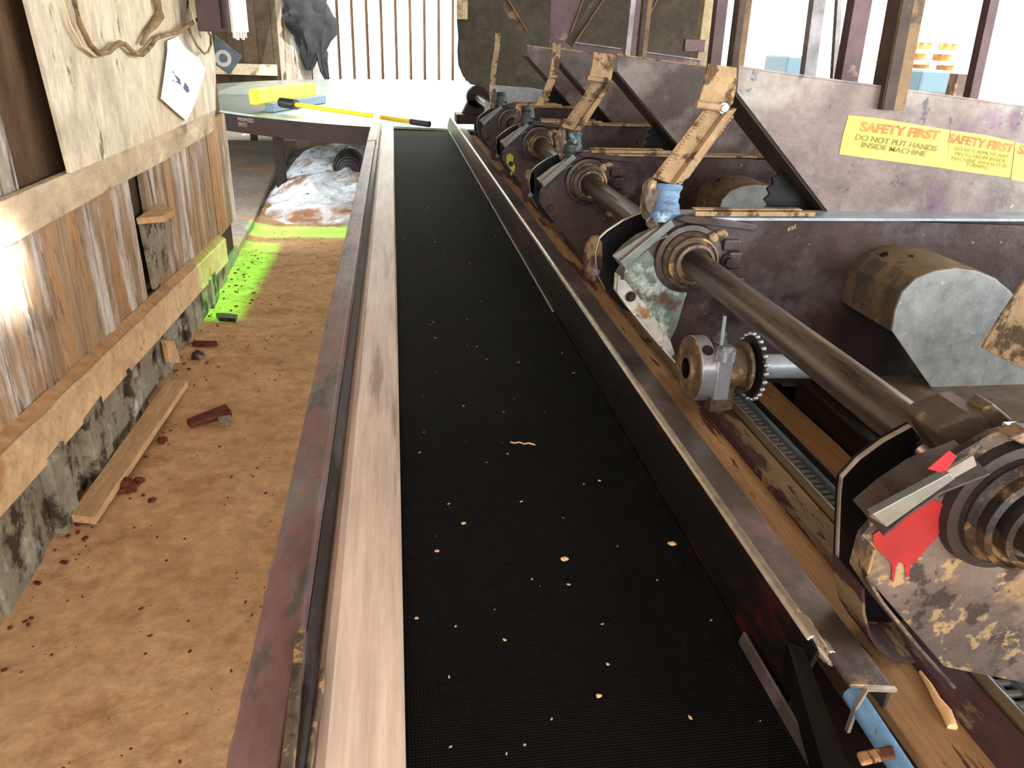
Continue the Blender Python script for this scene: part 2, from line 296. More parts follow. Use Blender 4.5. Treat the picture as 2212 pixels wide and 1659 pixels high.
# left plank wall (lower boards, upper boards)
XW = -1.20
mb = MB(); y = -1.5; k = 0
while y < 6.02:
    wd = random.choice((.085, .11, .14, .17)) if y > 3.9 else random.choice((.15, .19, .22, .25))
    y2 = min(y+wd, 6.05); off = random.uniform(-.006, .006)
    if not (3.62 < y < 3.80): mb.bb(XW-.03+off, XW+off, y+.002, y2-.003-(.012 if random.random() < .25 else 0), .30, 1.05)
    y = y2
struct(mb.build('wall_left', M['boards'], bevel=.002))
struct(MB().bb(XW-.09, XW-.045, -1.5, 6.04, 0, 3.25).build('wall_left', M['darkwood']))
mb = MB()
for a_, b_ in ((-1.5, .4), (.4, 1.2), (1.2, 1.95), (1.955, 2.28), (2.285, 2.62), (2.63, 2.74)):
    mb.bb(XW-.035, XW-.012, a_, b_-.004, 1.06, 3.25)
struct(mb.build('wall_left', M['boards_up'], bevel=.002))
struct(MB().bb(XW-.044, XW-.03, 2.74, 6.04, 1.06, 3.25).build('wall_left', M['recess']))
# middle rail and sill beam
def bar_px(pts_px, X, th):
    return [P(px, py, X=X) for px, py in pts_px], (th, 0, 0)
pts, e = bar_px([(0, 437), (250, 330), (466, 236), (462, 283), (356, 348), (249, 404), (78, 500), (0, 540)], XW+.03, -.035)
d0 = (pts[0]-pts[1]).normalized(); d1 = (pts[-1]-pts[-2]).normalized()
pts[0] = pts[0]+d0*1.2; pts[-1] = V((pts[-1].x, pts[0].y, pts[-1].z-.0))
struct(MB().prism(pts, e).build('trim_1', M['rail'], bevel=.004))
XB = XW+.05
A0 = P(0, 990, X=XB); A1 = P(488, 514, X=XB)
dr = (A1-A0).normalized(); S0 = A0-dr*2.2
hb = .155
mb = MB(); mb.prism([S0, A1, A1-V((0, 0, hb+.01)), S0-V((0, 0, hb))], (-.12, 0, 0))
struct(mb.build('trim_2', M['beam'], bevel=.008))
# sawdust lying on the sill beam
mb = MB(); n = 90
pr = []
for i in range(n+1):
    q = S0+(A1-S0)*i/n; wdt = .042+.014*NZ.noise(V((i*.3, 2, 0))); pr.append((q, wdt))
for (q, wa), (q2, wb) in zip(pr, pr[1:]):
    h = .012
    vs = [mb.b.verts.new(v) for v in (V((XW, q.y, q.z+h+.012)), V((XW, q2.y, q2.z+h+.012)), V((XW+wb, q2.y, q2.z+.003)), V((XW+wa, q.y, q.z+.003)))]
    mb.b.faces.new(vs)
bmesh.ops.remove_doubles(mb.b, verts=mb.b.verts, dist=.0005)
tag(mb.build('sawdust_drift', M['floor'], smooth=3), 'tan sawdust lying along the top of the low sill beam', 'sawdust', kind='stuff')
# footing
mb = MB(); y = -1.2
while y < 5.3:
    wd = random.uniform(.1, .28); h = S0.z+(A1.z-S0.z)*((y-S0.y)/(A1.y-S0.y))-hb
    mb.box(V((XW+.0+random.uniform(-.02, .02), y+wd/2, h/2-.01)), (.07+random.uniform(0, .02), wd*1.02, h+.06), Matrix.Rotation(random.uniform(-.06, .06), 3, 'X') @ Matrix.Rotation(random.uniform(-.08, .08), 3, 'Z'))
    y += wd
struct(mb.build('baseboard_left', M['footing'], bevel=.006))
# raised slab beyond the wall
sl = [P(475, 590, Z=.07), P(490, 578, Z=.07), P(545, 480, Z=.07), P(590, 375, Z=.07)]
far = V((sl[3].x+(sl[3].x-sl[2].x)*.3, 12.4, .07))
far_ = [V((XW-.1, 4.9, .07)), sl[1], sl[2], sl[3], far, V((-6, 12.4, .07)), V((-6, 6.1, .07)), V((XW-.1, 6.1, .07))]
struct(MB().prism(far_, (0, 0, -.09)).build('trim_3', M['slab'], bevel=.004))
# back wall of upright boards, sunlit white in their colour, with dark gaps
mb = MB(); YB = 15.75
x = P(640, 100, Y=YB).x; step = .262
while x < 5:
    mb.bb(x, x+step-.05, YB-.03, YB, 0, 4.6); x += step
struct(mb.build('wall_back', M['backboards'], bevel=.004))
struct(MB().bb(-3.6, 5, YB+.02, YB+.05, 0, 4.6).build('wall_back', M['recess']))
# dark side bay to the left beyond the plank wall
mb = MB(); x = -7.0; xe = P(600, 100, Y=14.6).x
while x < xe:
    mb.bb(x, min(x+.24, xe), 14.7, 14.74, 0, 3.4); x += .25
struct(mb.build('wall_back', M['darkwood']))
struct(MB().bb(-7.05, -7, 6, 14.74, 0, 3.4).build('wall_left', M['darkwood']))
q0 = P(500, 150, Y=14.5); q1 = P(596, 142, Y=14.5)
struct(MB().bb(q0.x-.3, q1.x, 14.5, 14.65, q0.z-.08, q0.z+.09).build('trim_4', M['rail']))
# unseen roof; its eaves and side bay part placed to shade the scene
mb = MB(); zr = 3.25
mb.bb(-1.5, 4.2, -4, 4.45, zr, zr+.05); mb.bb(-1.5, -.42, 4.45, 6.6, zr, zr+.05); mb.bb(-1.5, -1.2, 6.6, 7.1, zr, zr+.05); mb.bb(-.08, 4.2, 4.45, 6.6, zr, zr+.05); mb.bb(1.2, 4.2, 6.6, 7.1, zr, zr+.05)
mb.bb(-1.5, 4.2, 7.1, 8.9, zr, zr+.05); mb.bb(-7.1, -1.5, 5.9, 14.8, zr+.06, zr+.11); mb.bb(-1.5, -2.5, 7.4, 14.8, zr+.06, zr+.11)
mb.bb(-.42, -.08, 6.47, 6.6, zr, zr+.05)
struct(mb.build('ceiling', M['roof']))
struct(MB().bb(-.42, -.08, 4.45, 6.47, zr, zr+.012).build('window_1', M['skysheet']))
struct(MB().bb(-1.2, 1.2, 6.6, 7.1, zr, zr+.012).build('window_2', M['skysheet']))

# ============================================================ LEFT WALL THINGS
XP = XW+.045
pts = [P(40, -80, X=XP), P(60, 0, X=XP), P(155, 374, X=XP), P(330, 300, X=XP), P(466, 238, X=XP), P(466, 130, X=XP), P(455, 60, X=XP), P(420, -140, X=XP)]
o = MB().prism(pts, (-.018, 0, 0)).build('plywood_sheet', M['ply'], bevel=.002)
tag(o, 'large stained plywood sheet leaning upright on the rail of the plank wall', 'board')
# bent pipe/hose
def pxs(l, X): return [P(a, b_, X=X+(d if d else 0)) for a, b_, d in l]
XH = XP+.03
h = pxs([(150, -60, 0), (160, 0, 0), (172, 50, 0), (195, 98, 0), (215, 116, .005), (235, 112, .005), (258, 92, .01), (272, 97, 0), (290, 115, 0), (308, 118, 0), (322, 104, 0), (338, 82, 0), (360, 75, .01), (385, 70, .02), (412, 52, .03), (445, 30, .04)], XH)
tag(MB().tube(h, .0105, 12).build('bent_hose', M['hose'], smooth=3), 'thick dusty hose bent in waves against the plywood sheet', 'hose')
h = pxs([(128, -60, 0), (136, 0, 0), (152, 55, 0), (176, 98, 0), (205, 120, 0), (222, 121, 0)], XH-.008)
tag(MB().tube(h, .0055, 8).build('cable', M['cord'], smooth=3), 'thin pale cable hanging behind the thick bent hose', 'cable')
h = pxs([(330, -60, 0), (338, 0, 0), (345, 35, 0), (332, 55, 0), (318, 70, 0), (305, 95, 0)], XH-.005)
tag(MB().tube(h, [.02, .02, .022, .018, .012, .008], 10).build('wood_branch', M['hose'], smooth=3), 'stout dusty branch-like pipe hanging down to the hose bend', 'pipe')
h = pxs([(408, -30, 0), (405, 10, 0), (404, 38, .01), (410, 68, .02), (425, 98, .02), (441, 116, .02), (450, 112, .02), (456, 96, .02), (455, 78, .02), (445, 60, .02)], XH)
tag(MB().tube(h, .007, 8).build('cord_loop', M['hose'], smooth=3), 'dusty cord hanging in a U loop above the white paper', 'cord')
h = pxs([(398, -40, 0), (412, 10, .03), (418, 38, .05), (434, 80, .05)], XH)
tag(MB().tube(h, .006, 8).build('cable', M['cord'], smooth=3), 'pale slanting cable beside the maroon box', 'cable')
# white paper sign
XS = XP+.02
r = thing('paper_sign', P(400, 170, X=XS), 'crumpled white paper hanging on the plywood with faint blue marks', 'paper')
pp = [(362, 88), (384, 78), (402, 105), (432, 128), (445, 150), (425, 215), (404, 262), (378, 240), (348, 213), (357, 150), (362, 110)]
MB().prism([P(a, b_, X=XS) for a, b_ in pp], (-.002, 0, 0)).build('sheet', M['white'], r)
mb = MB()
for poly in ([(376, 160), (388, 170), (391, 184), (383, 178), (377, 176), (384, 175)], [(400, 178), (407, 188), (409, 196), (405, 201), (396, 190)], [(371, 152), (376, 157), (374, 158)], [(372, 171), (377, 176), (374, 176)]):
    mb.prism([P(a, b_, X=XS+.001) for a, b_ in poly], (.0006, 0, 0))
mb.build('ink_marks', M['ink'], r)
# slate card with a ring
YC = 6.056
r = thing('square_card', P(490, 120, Y=YC), 'grey-blue square card with a pale ring hanging at the wall end', 'card')
MB().prism([P(a, b_, Y=YC) for a, b_ in [(464, 76), (523, 122), (496, 163), (458, 135)]], (0, .004, 0)).build('card', M['card'], r)
cc = P(482, 126, Y=YC-.002)
MB().lathe(cc, (0, 1, 0), [(.03, 0), (.055, 0), (.055, .002), (.03, .002), (.03, 0)], 32).build('ring', M['white'], r)
# maroon electric box high on the wall end
r = thing('electric_box', P(480, 60, Y=4.9), 'maroon electric box with a white side hanging above the square card', 'box')
bx = P(425, 40, Y=4.9); bx2 = P(497, 70, Y=4.9)
MB().bb(bx.x, bx2.x, 4.9, 5.25, bx2.z, bx2.z+.5).build('housing', M['box'], r, bevel=.006)
MB().bb(bx2.x+.001, bx2.x+.018, 4.93, 5.42, bx2.z+.0, bx2.z+.5).build('side_panel', M['boxwhite'], r, bevel=.003, label='white side panel')
mb = MB()
for k in range(5): mb.bb(bx2.x+.002, bx2.x+.014, 4.96+k*.09, 5.0+k*.09, bx2.z-.03-.01*(k % 2), bx2.z)
mb.build('ragged_trim', M['boxwhite'], r)
MB().cyl(V((bx2.x-.03, 4.88, bx2.z+.02)), V((bx2.x-.03, 4.88, bx2.z+.5)), .008, 10).build('conduit', M['rim'], r, smooth=1)
# wooden corbel block on the lower wall
r = MB()
c1 = [P(a, b_, X=XW+.10) for a, b_ in [(325, 487), (350, 498), (380, 505), (380, 475), (362, 462), (345, 468)]]
top = [P(327, 483, Z=.78), P(362, 463, Z=.78), P(380, 474, Z=.78), P(378, 505, Z=.78), P(350, 497, Z=.78)]
yc = 4.05
r.prism([V((XW+.0, 3.78, .79)), V((XW+.11, 3.83, .79)), V((XW+.12, 3.98, .79)), V((XW+.03, 4.12, .79)), V((XW, 4.12, .79))], (0, 0, -.03))
tag(r.build('wall_block', M['plank'], bevel=.003), 'sawdust-topped wooden block sticking out of the lower plank wall', 'block')
MB_ = MB(); MB_.prism([V((XW+.0, 3.80, .757)), V((XW+.08, 3.88, .757)), V((XW+.02, 4.10, .757))], (0, 0, -.02))
# rough grey-brown patch board under the block
o = MB().prism([V((XW+.012, 3.82, .755)), V((XW+.012, 4.14, .755)), V((XW+.012, 4.2, .62)), V((XW+.012, 4.12, .45)), V((XW+.012, 3.86, .42))], (-.02, 0, 0)).build('patch_board', M['footing'], bevel=.002)
tag(o, 'rough grey-brown patch board on the plank wall under the wooden block', 'board')
MB_.b.free()
# stake leaning under the sill beam
a0 = P(352, 745, X=XW+.07); a1 = P(375, 785, Z=.01)
tag(MB().prism([P(357, 735, X=XW+.07), P(378, 738, X=XW+.07), P(392, 784, X=XW+.11), P(366, 783, X=XW+.11)], (-.02, 0, 0)).build('stake', M['plank'], bevel=.002), 'short pale stake leaning under the sill beam on the floor', 'stake')
# ============================================================ FLOOR THINGS
def on_floor(a, b_, z=0): return P(a, b_, Z=z)
pl = [P(150, 1112, Z=.06), P(204, 1118, Z=.06), P(405, 822, Z=.06), P(362, 820, Z=.06)]
tag(MB().prism(pl, (0, 0, -.03)).build('loose_plank', M['plank'], bevel=.002), 'sawdust-covered plank lying on the floor along the plank wall', 'plank')
pl = [P(290, 862, Z=.035), P(345, 866, Z=.035), P(372, 838, Z=.035), P(310, 832, Z=.035)]
tag(MB().prism(pl, (0, 0, -.035)).build('wood_offcut', M['plank'], bevel=.002), 'short wide board offcut under the far end of the loose plank', 'wood')
def clod(a, b_, s, label, seed, mt='clod'):
    p = P(a, b_, Z=s*.5)
    tag(MB().blob(p, (s, s, s*.7), .5, 3, seed, 2.2).build('dirt_clod', M[mt], smooth=.6), label, 'clod', 'clods of dirt beside the loose plank')
clod(183, 1118, .045, 'largest reddish dirt clod against the near end of the loose plank', 1)
clod(270, 1052, .042, 'reddish dirt clod touching the middle edge of the loose plank', 2)
clod(299, 1040, .022, 'small crumbly clod just right of the middle dirt clod', 3)
clod(350, 951, .020, 'small dark red clod beside the far half of the loose plank', 4)
clod(328, 1081, .014, 'tiny round brown clod alone on the floor below the middle clod', 5)
clod(428, 770, .035, 'grey-brown clod near the wall beyond the loose plank', 6, 'footing')
def slab_px(pts, z, name, m, label, cat, th=None):
    o = MB().prism([P(a, b_, Z=z) for a, b_ in pts], (0, 0, -(th or z*.9))).build(name, M[m], bevel=.001)
    return tag(o, label, cat)
slab_px([(403, 905), (412, 914), (500, 888), (487, 872)], .03, 'wood_scrap', 'clod', 'brown wood scrap lying crosswise on the floor beside the plank', 'wood')
slab_px([(470, 900), (474, 912), (496, 910), (498, 896)], .025, 'stone_chip', 'footing', 'small grey square chip beside the brown wood scrap', 'stone')
slab_px([(466, 676), (474, 686), (508, 688), (512, 679), (490, 676)], .03, 'bark_piece', 'blackplastic', 'flat black bark piece at the edge of the green patch', 'bark')
slab_px([(415, 745), (470, 742), (468, 736), (418, 735)], .02, 'wood_scrap', 'clod', 'thin wood scrap half buried on the floor below the sill beam', 'wood')
# fine crumbs
mb = MB()
for i in range(420):
    if i < 260: yy = random.uniform(1.2, 7); xx = random.uniform(-1.15, -.3)
    else: yy = random.uniform(1.0, 6); xx = -1.15+abs(random.gauss(0, .10))
    s_ = random.uniform(.002, .007) if i < 260 else random.uniform(.003, .012)
    mb.box(V((xx, yy, .018+s_*.4)), (s_*random.uniform(.8, 2.2), s_, s_*.6), Matrix.Rotation(random.uniform(0, 3), 3, 'Z'))
tag(mb.build('floor_debris', M['clod']), 'fine dark crumbs of bark scattered over the sawdust floor', 'debris', kind='stuff')

# ============================================================ ROUND TABLE
TC = V((1.25, 11.35, 0)); TR = 4.05; TZ = .83
r = thing('round_table', TC, 'huge round sorting table with a shiny zinc top and maroon rim', 'table')
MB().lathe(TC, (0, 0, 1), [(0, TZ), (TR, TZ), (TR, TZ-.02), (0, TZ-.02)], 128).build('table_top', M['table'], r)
MB().lathe(TC, (0, 0, 1), [(TR-.03, TZ-.021), (TR+.004, TZ-.021), (TR+.004, TZ-.19), (TR-.03, TZ-.19), (TR-.03, TZ-.021)], 128).build('rim', M['rim'], r, label='maroon painted steel rim')
for a in range(10):
    an = 2*PI*a/10+.22; p = TC+V((math.cos(an), math.sin(an), 0))*(TR-.35)
    MB().bb(p.x-.05, p.x+.05, p.y-.05, p.y+.05, 0, TZ-.021).build('leg', M['rim'], r, bevel=.004)
MB().cyl(TC, TC+V((0, 0, TZ-.02)), .25, 24).build('hub_post', M['rim'], r)
def text(body, size, origin, xdir, updir, m, parent, name='lettering', ext=.0004, spacing=1.0, bold=0):
    cu = bpy.data.curves.new(name, 'FONT'); cu.body = body; cu.size = size; cu.extrude = ext; cu.space_character = spacing; cu.offset = bold
    t = bpy.data.objects.new(name, cu); COL.objects.link(t); bpy.context.view_layer.update()
    me = bpy.data.meshes.new_from_object(t.evaluated_get(bpy.context.evaluated_depsgraph_get()))
    bpy.data.objects.remove(t)
    x = V(xdir).normalized(); u = V(updir); u = (u-x*u.dot(x)).normalized(); n = x.cross(u)
    mm = Matrix.Translation(origin) @ Matrix((x, u, n)).transposed().to_4x4()
    me.transform(mm); me.materials.clear(); me.materials.append(m)
    o = bpy.data.objects.new(name, me); COL.objects.link(o)
    if parent:
        o.parent = parent; o.matrix_parent_inverse = Matrix.Translation(-parent.location) if parent.type == 'EMPTY' else Matrix.Identity(4)
    return o
# worn pale lettering on the rim
pA = P(530, 275, Y=8.15)
an = math.atan2(-3.05, -2.66)
for k, (body, sz, dz) in enumerate((('MINIMIZED', .052, -.075), ('SPEED', .052, -.125))):
    a0 = an-.045
    pos = TC+V((math.cos(a0)*(TR+.006), math.sin(a0)*(TR+.006), TZ+dz)); tx = V((-math.sin(a0), math.cos(a0), 0))
    text(body, sz, pos, tx, (0, 0, 1), M['paledark'], r)
# drive motor under the table
r = thing('drive_motor', P(752, 400, Z=0), 'black round electric motor under the edge of the round table', 'motor')
mc = P(752, 364, Y=8.6); mr_ = 31*8.9/1660
MB().lathe(mc, (0, 1, 0), [(0, -.02), (mr_*.5, -.02), (mr_*.9, 0), (mr_, .03), (mr_, .35), (0, .35)], 32).build('motor_body', M['rubber'], r, smooth=.6)
mb = MB()
for k in range(1, 5): mb.lathe(mc+V((0, -.018, 0)), (0, 1, 0), [(mr_*.2*k, 0), (mr_*.2*k+.008, -.004), (mr_*.2*k+.016, 0)], 24)
mb.build('fan_grille', M['dark'], r)
MB().bb(mc.x-.12, mc.x+.3, 8.55, 8.9, mc.z-mr_-.07, mc.z-mr_-.005).build('motor_mount', M['rim'], r, bevel=.004)
MB().bb(mc.x-.02, mc.x+.05, 8.66, 8.76, 0, mc.z-mr_-.06).build('mount_foot', M['rim'], r)
# broom
ZB = TZ+.002
r = thing('push_broom', P(600, 230, Z=ZB), 'yellow push broom with slate brush lying on the round table', 'broom')
e0 = P(553, 233, Z=ZB+.05); e1 = P(680, 212, Z=ZB+.05); dd = (e1-e0).normalized(); nn = V((-dd.y, dd.x, 0))
ctr = (e0+e1)/2; L_ = (e1-e0).length
rot = Matrix((dd, nn, V((0, 0, 1)))).transposed()
MB().box(ctr+nn*.02+V((0, 0, .10)), (L_*1.0, .10, .15), rot).build('brush_head', M['yellow'], r, bevel=.02)
MB().box(ctr-nn*.08+dd*.08+V((0, 0, -.005)), (L_*.94, .09, .085), rot).build('brush_block', M['bristle'], r, bevel=.006)
h0 = P(625, 224, Z=ZB+.10); h1 = P(918, 267, Z=ZB+.06)
MB().tube([h0, h1], .022, 10).build('handle', M['yellow2'], r, smooth=1)
MB().tube([h0-(h1-h0).normalized()*.12, h0+(h1-h0).normalized()*.10], .05, 10).build('socket', M['blackplastic'], r, smooth=1)
MB().tube([h1-(h1-h0).normalized()*.16, h1+(h1-h0).normalized()*.05], .028, 10).build('end_grip', M['blackplastic'], r, smooth=1)
# sawdust pile under the table, whitened in colour for the bluish daylight
mb = MB(); b = mb.b; N1, N2 = 60, 70; g = []
for j in range(N2+1):
    row = []
    for i in range(N1+1):
        x = -1.75+2.6*i/N1; y = 6.75+5.4*j/N2
        f = max(0, 1-((x+.45)/.92)**2)*max(0, 1-((y-9.7)/2.75)**2)
        z = .36*f**.8*(1+.35*NZ.noise(V((x*3, y*3, 0)))+.2*NZ.noise(V((x*9, y*9, 3))))-.045+.03*NZ.noise(V((x*3, y*3, 8)))+.014*NZ.noise(V((x*20, y*20, 3)))
        row.append(b.verts.new((x, y, z)))
    g.append(row)
for j in range(N2):
    for i in range(N1): b.faces.new((g[j][i], g[j][i+1], g[j+1][i+1], g[j+1][i]))
tag(mb.build('sawdust_pile', M['pile'], smooth=3), 'pale speckled sawdust heap on the floor under the round table', 'sawdust', kind='stuff')
# broad weathered post with jacket
r_ = P(598, 100, Y=15.52); r2 = P(668, 100, Y=15.52)
tag(MB().bb(r_.x, r2.x, 15.52, 15.62, 0, 4.0).build('wide_post', M['boards_up'], bevel=.01), 'broad weathered plank post standing before the sunlit white back wall', 'post')
jc = P(664, 40, Y=15.38)
r = thing('hanging_jacket', jc, 'charcoal jacket hanging in folds on the broad plank post', 'jacket')
mb = MB()
def cloth(cx, cz, prof, seed):
    rings = []; fine = []
    for (p0, p1) in zip(prof, prof[1:]):
        for q in range(5): fine.append(tuple(u+(v-u)*q/5 for u, v in zip(p0, p1)))
    fine.append(prof[-1])
    for (w_, dpt, z, xo) in fine:
        ring = []
        for k in range(28):
            a = 2*PI*k/28; f = 1+.5*NZ.noise(V((math.cos(a)*2.5, math.sin(a)*2.5, z*2.6+seed)))+.30*NZ.noise(V((math.cos(a)*5, math.sin(a)*5, z*6+seed)))+.16*math.sin(a*6+z*4+2*NZ.noise(V((z*3, seed, a))))
            ring.append(mb.b.verts.new((cx+xo+w_*math.cos(a)*f, 15.38+dpt*.9*math.sin(a)*f, cz+z)))
        rings.append(ring)
    for a_, d_ in zip(rings, rings[1:]):
        for k in range(28): mb.b.faces.new((a_[k], a_[(k+1) % 28], d_[(k+1) % 28], d_[k]))
    mb.b.faces.new(rings[0][::-1]); mb.b.faces.new(rings[-1])
cloth(jc.x, jc.z, [(.12, .08, .75, 0), (.30, .12, .5, -.05), (.36, .16, .2, 0), (.38, .16, 0, .02), (.30, .14, -.22, .02), (.2, .12, -.45, .04), (.10, .07, -.7, -.02), (.05, .04, -.85, -.03)], 1)
mb.build('body', M['jacket'], r, smooth=.9)
mb = MB(); cloth(jc.x+.26, jc.z, [(.09, .07, .3, -.05), (.14, .1, 0, .04), (.15, .1, -.25, .02), (.10, .07, -.5, -.06), (.07, .06, -.85, -.02), (.05, .04, -1.0, .02)], 6)
mb.build('sleeve', M['jacket'], r, smooth=.9)

# ============================================================ BELT CONVEYOR
ZBELT = .85; YE = 7.0; Y0 = .35
cv = thing('belt_conveyor', V((.23, 3.5, 0)), 'long belt conveyor with black woven belt between steel side rails', 'conveyor')
# belt with rounded far nose
prof = []
for k in range(9):
    a = PI/2-PI*k/8; prof.append(V((0, YE-.03+.035*math.cos(a), ZBELT-.035+.035*math.sin(a))))
path = [V((0, Y0, ZBELT))]+prof+[V((0, Y0, ZBELT-.07))]
mb = MB(); mb.strip([V((-.008, p.y, p.z)) for p in path], (.480, 0, 0), .004); mb.build('belt', M['belt'], cv)
def run(name, sec, m, ya=Y0, yb=YE+.1, bev=.002, lab=None, parent=None):
    return MB().prism([V((x, ya, z)) for x, z in sec], (0, yb-ya, 0)).build(name, M[m], parent or cv, bevel=bev, label=lab)
run('outer_rail', [(-.190, .925), (-.135, .935), (-.132, .925), (-.132, .86), (-.138, .86), (-.138, .918), (-.182, .912), (-.182, .80), (-.190, .80)], 'redpaint', lab='outer rail with worn maroon paint', yb=6.2)
run('outer_rail', [(-.186, .930), (-.128, .939), (-.126, .930), (-.126, .86), (-.132, .86), (-.132, .922), (-.180, .916), (-.180, .80), (-.186, .80)], 'pale', ya=5.6, yb=YE+.45, lab='pale far length of the outer rail')
run('groove', [(-.131, .905), (-.112, .880), (-.112, .86), (-.131, .86)], 'groove')
run('slide_strip', [(-.113, .882), (-.104, .891), (-.093, .894), (-.012, .876), (-.007, .868), (-.007, .857), (-.113, .857)], 'pale', yb=YE+.12, bev=.002, lab='pale worn slide strip beside the belt')
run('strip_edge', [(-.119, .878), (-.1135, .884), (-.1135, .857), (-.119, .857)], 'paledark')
run('left_frame', [(-.181, .79), (-.02, .79), (-.02, .62), (-.03, .62), (-.03, .78), (-.181, .78)], 'dark')
# torn corner hardware at the near left
mb = MB(); mb.box(V((-.128, .66, .935)), (.012, .22, .022), Matrix.Rotation(.03, 3, 'Z')); mb.box(V((-.108, .63, .905)), (.006, .2, .02), Matrix.Rotation(-.04, 3, 'Z'))
mb.build('weld_bead', M['ring'], cv, bevel=.004)
# chips in the outer edge
for yy in (.62, .70, .87, .92, 1.22, 1.5, 2.02, 2.12, 2.22, 2.34): MB().blob(V((-.189, yy, .912)), (.005, .024, .007), .4, 2, yy).build('edge_burr', M['barsteel'], cv, smooth=.6)
# right guard
YG = .66
run('guard_wall', [(.472, .852), (.478, .852), (.502, .945), (.496, .948)], 'guard', ya=YG, yb=YE+.3, lab='black guard wall with red paint patches')
run('guard_edge', [(.492, .944), (.497, .951), (.504, .953), (.509, .948), (.503, .941)], 'lip', ya=YG+.02, yb=YE+.3, lab='worn bright edge of the guard')
run('guard_flange', [(.503, .952), (.556, .945), (.560, .940), (.560, .905), (.555, .905), (.555, .938), (.503, .945)], 'guardtop', ya=.60, yb=YE+.3, lab='worn brown steel flange')
run('belt_fin', [(.458, .853), (.462, .853), (.468, .872), (.464, .873)], 'guardtop', ya=.45, yb=.78)
run('lower_lip', [(.464, .851), (.471, .851), (.472, .855), (.465, .855)], 'paledark', ya=2.2, yb=YE)
run('right_frame', [(.46, .79), (.60, .79), (.60, .62), (.59, .62), (.59, .78), (.46, .78)], 'dark')
mb = MB(); mb.blob(V((.507, .665, .943)), (.010, .022, .010), .4, 3, 2); mb.blob(V((.505, .70, .949)), (.006, .045, .005), .5, 3, 5); mb.build('torn_edge', M['lip'], cv, smooth=.7)
# near bracket: bent plate edge
mb = MB(); mb.strip([V((.512, .60, .88)), V((.514, .60, .92)), V((.522, .60, .948)), V((.561, .60, .943))], (0, -.006, 0), .004); mb.build('bracket_edge', M['lip'], cv)
MB().prism([P(1700, 1385, Z=.925), P(1738, 1400, Z=.932), P(1858, 1720, Z=.92), P(1795, 1720, Z=.89)], (0, 0, -.04)).build('guard_end_plate', M['black'], cv, bevel=.001)
MB().tube([P(1842, 1500, Z=.912), P(1965, 1690, Z=.912)], .0125, 16).build('pipe', M['bluepipe'], cv, smooth=1, label='chipped blue painted pipe')
MB().prism([P(1850, 1622, Z=.93), P(1930, 1606, Z=.93), P(1938, 1634, Z=.93), P(1862, 1650, Z=.93)], (0, 0, -.006)).build('cross_tab', M['pan'], cv, bevel=.003)
MB().tube([V((.642, .655, .902)), V((.638, .63, .903)), V((.634, .61, .902)), V((.632, .59, .903)), V((.626, .57, .902))], [.002, .004, .005, .007, .006], 8).build('splinter', M['chip'], cv, smooth=1)
for yy in (.5, 2.3, 4.2, 6.2):
    MB().bb(-.17, -.11, yy-.03, yy+.03, 0, .79).build('leg', M['dark'], cv, bevel=.003)
    MB().bb(.50, .56, yy-.03, yy+.03, 0, .79).build('leg', M['dark'], cv, bevel=.003)
# ---- side pan / rusty beams to the right of the guard (part of the saw frame)
fr = thing('side_channel_frame', V((.72, 3, 0)), 'sawdust-filled channel frame beside the conveyor carrying the drive chain', 'machine frame')
Y9 = 6.3
run('pan', [(.563, .902), (.70, .895), (.700, .885), (.563, .885)], 'pan', ya=.2, yb=Y9, parent=fr)
run('rusty_beam', [(.640, .896), (.650, .906), (.692, .912), (.700, .896)], 'rusty', ya=.2, yb=Y9, parent=fr, bev=.001)
run('beam_edge', [(.6985, .912), (.712, .916), (.716, .90), (.716, .80), (.700, .80), (.6985, .90)], 'olive', ya=.2, yb=Y9, parent=fr)
run('chain_trough', [(.7165, .800), (.790, .800), (.790, .893), (.796, .893), (.796, .793), (.7165, .793)], 'black', ya=.2, yb=Y9, parent=fr)
for xa in (.747, .787): run('trough_strip', [(xa, .880), (xa+.003, .880), (xa+.003, .801), (xa, .801)], 'zinc', ya=.2, yb=Y9, parent=fr, bev=.0005)
for yy in (.4, 2.0, 3.4, 4.8, 6.1):
    MB().bb(.63, .69, yy-.03, yy+.03, 0, .884).build('leg', M['dark'], fr, bevel=.003)
# chain
ch = thing('drive_chain', V((.768, 1.1, .88)), 'greasy roller chain lying in the black trough beside the rusty beam', 'chain')
for i in range(56):
    yy = .60+i*.0185
    mb = MB(); mb.cyl(V((.757, yy, .868)), V((.781, yy, .868)), .0058, 10)
    xo = .0 if i % 2 else .0035
    for xx in (.756+xo*.5, .780-xo*.5): mb.bb(xx-.001, xx+.001, yy-.002, yy+.0175, .861, .875)
    mb.build('link', M['barsteel'], ch)
MB().bb(.754, .784, .58, 1.66, .855, .860).build('chain_guide', M['black'], ch)
# sawdust caked on the ledge between trough and shade box
MB().bb(.797, .900, .3, 6.2, .84, .855).build('ledge', M['dark'], fr)
mb = MB(); b = mb.b; g = []
for j in range(201):
    row = []
    for i in range(13):
        x = .799+.098*i/12; y = .3+5.9*j/200
        row.append(b.verts.new((x, y, .858+.016*(1-.5*i/12)*(1+.8*NZ.noise(V((x*9, y*5, 0)))))))
    g.append(row)
for j in range(200):
    for i in range(12): b.faces.new((g[j][i], g[j][i+1], g[j+1][i+1], g[j+1][i]))
tag(mb.build('ledge_sawdust', M['pan'], smooth=3), 'sawdust settled on the narrow ledge right of the chain trough', 'sawdust', kind='stuff')

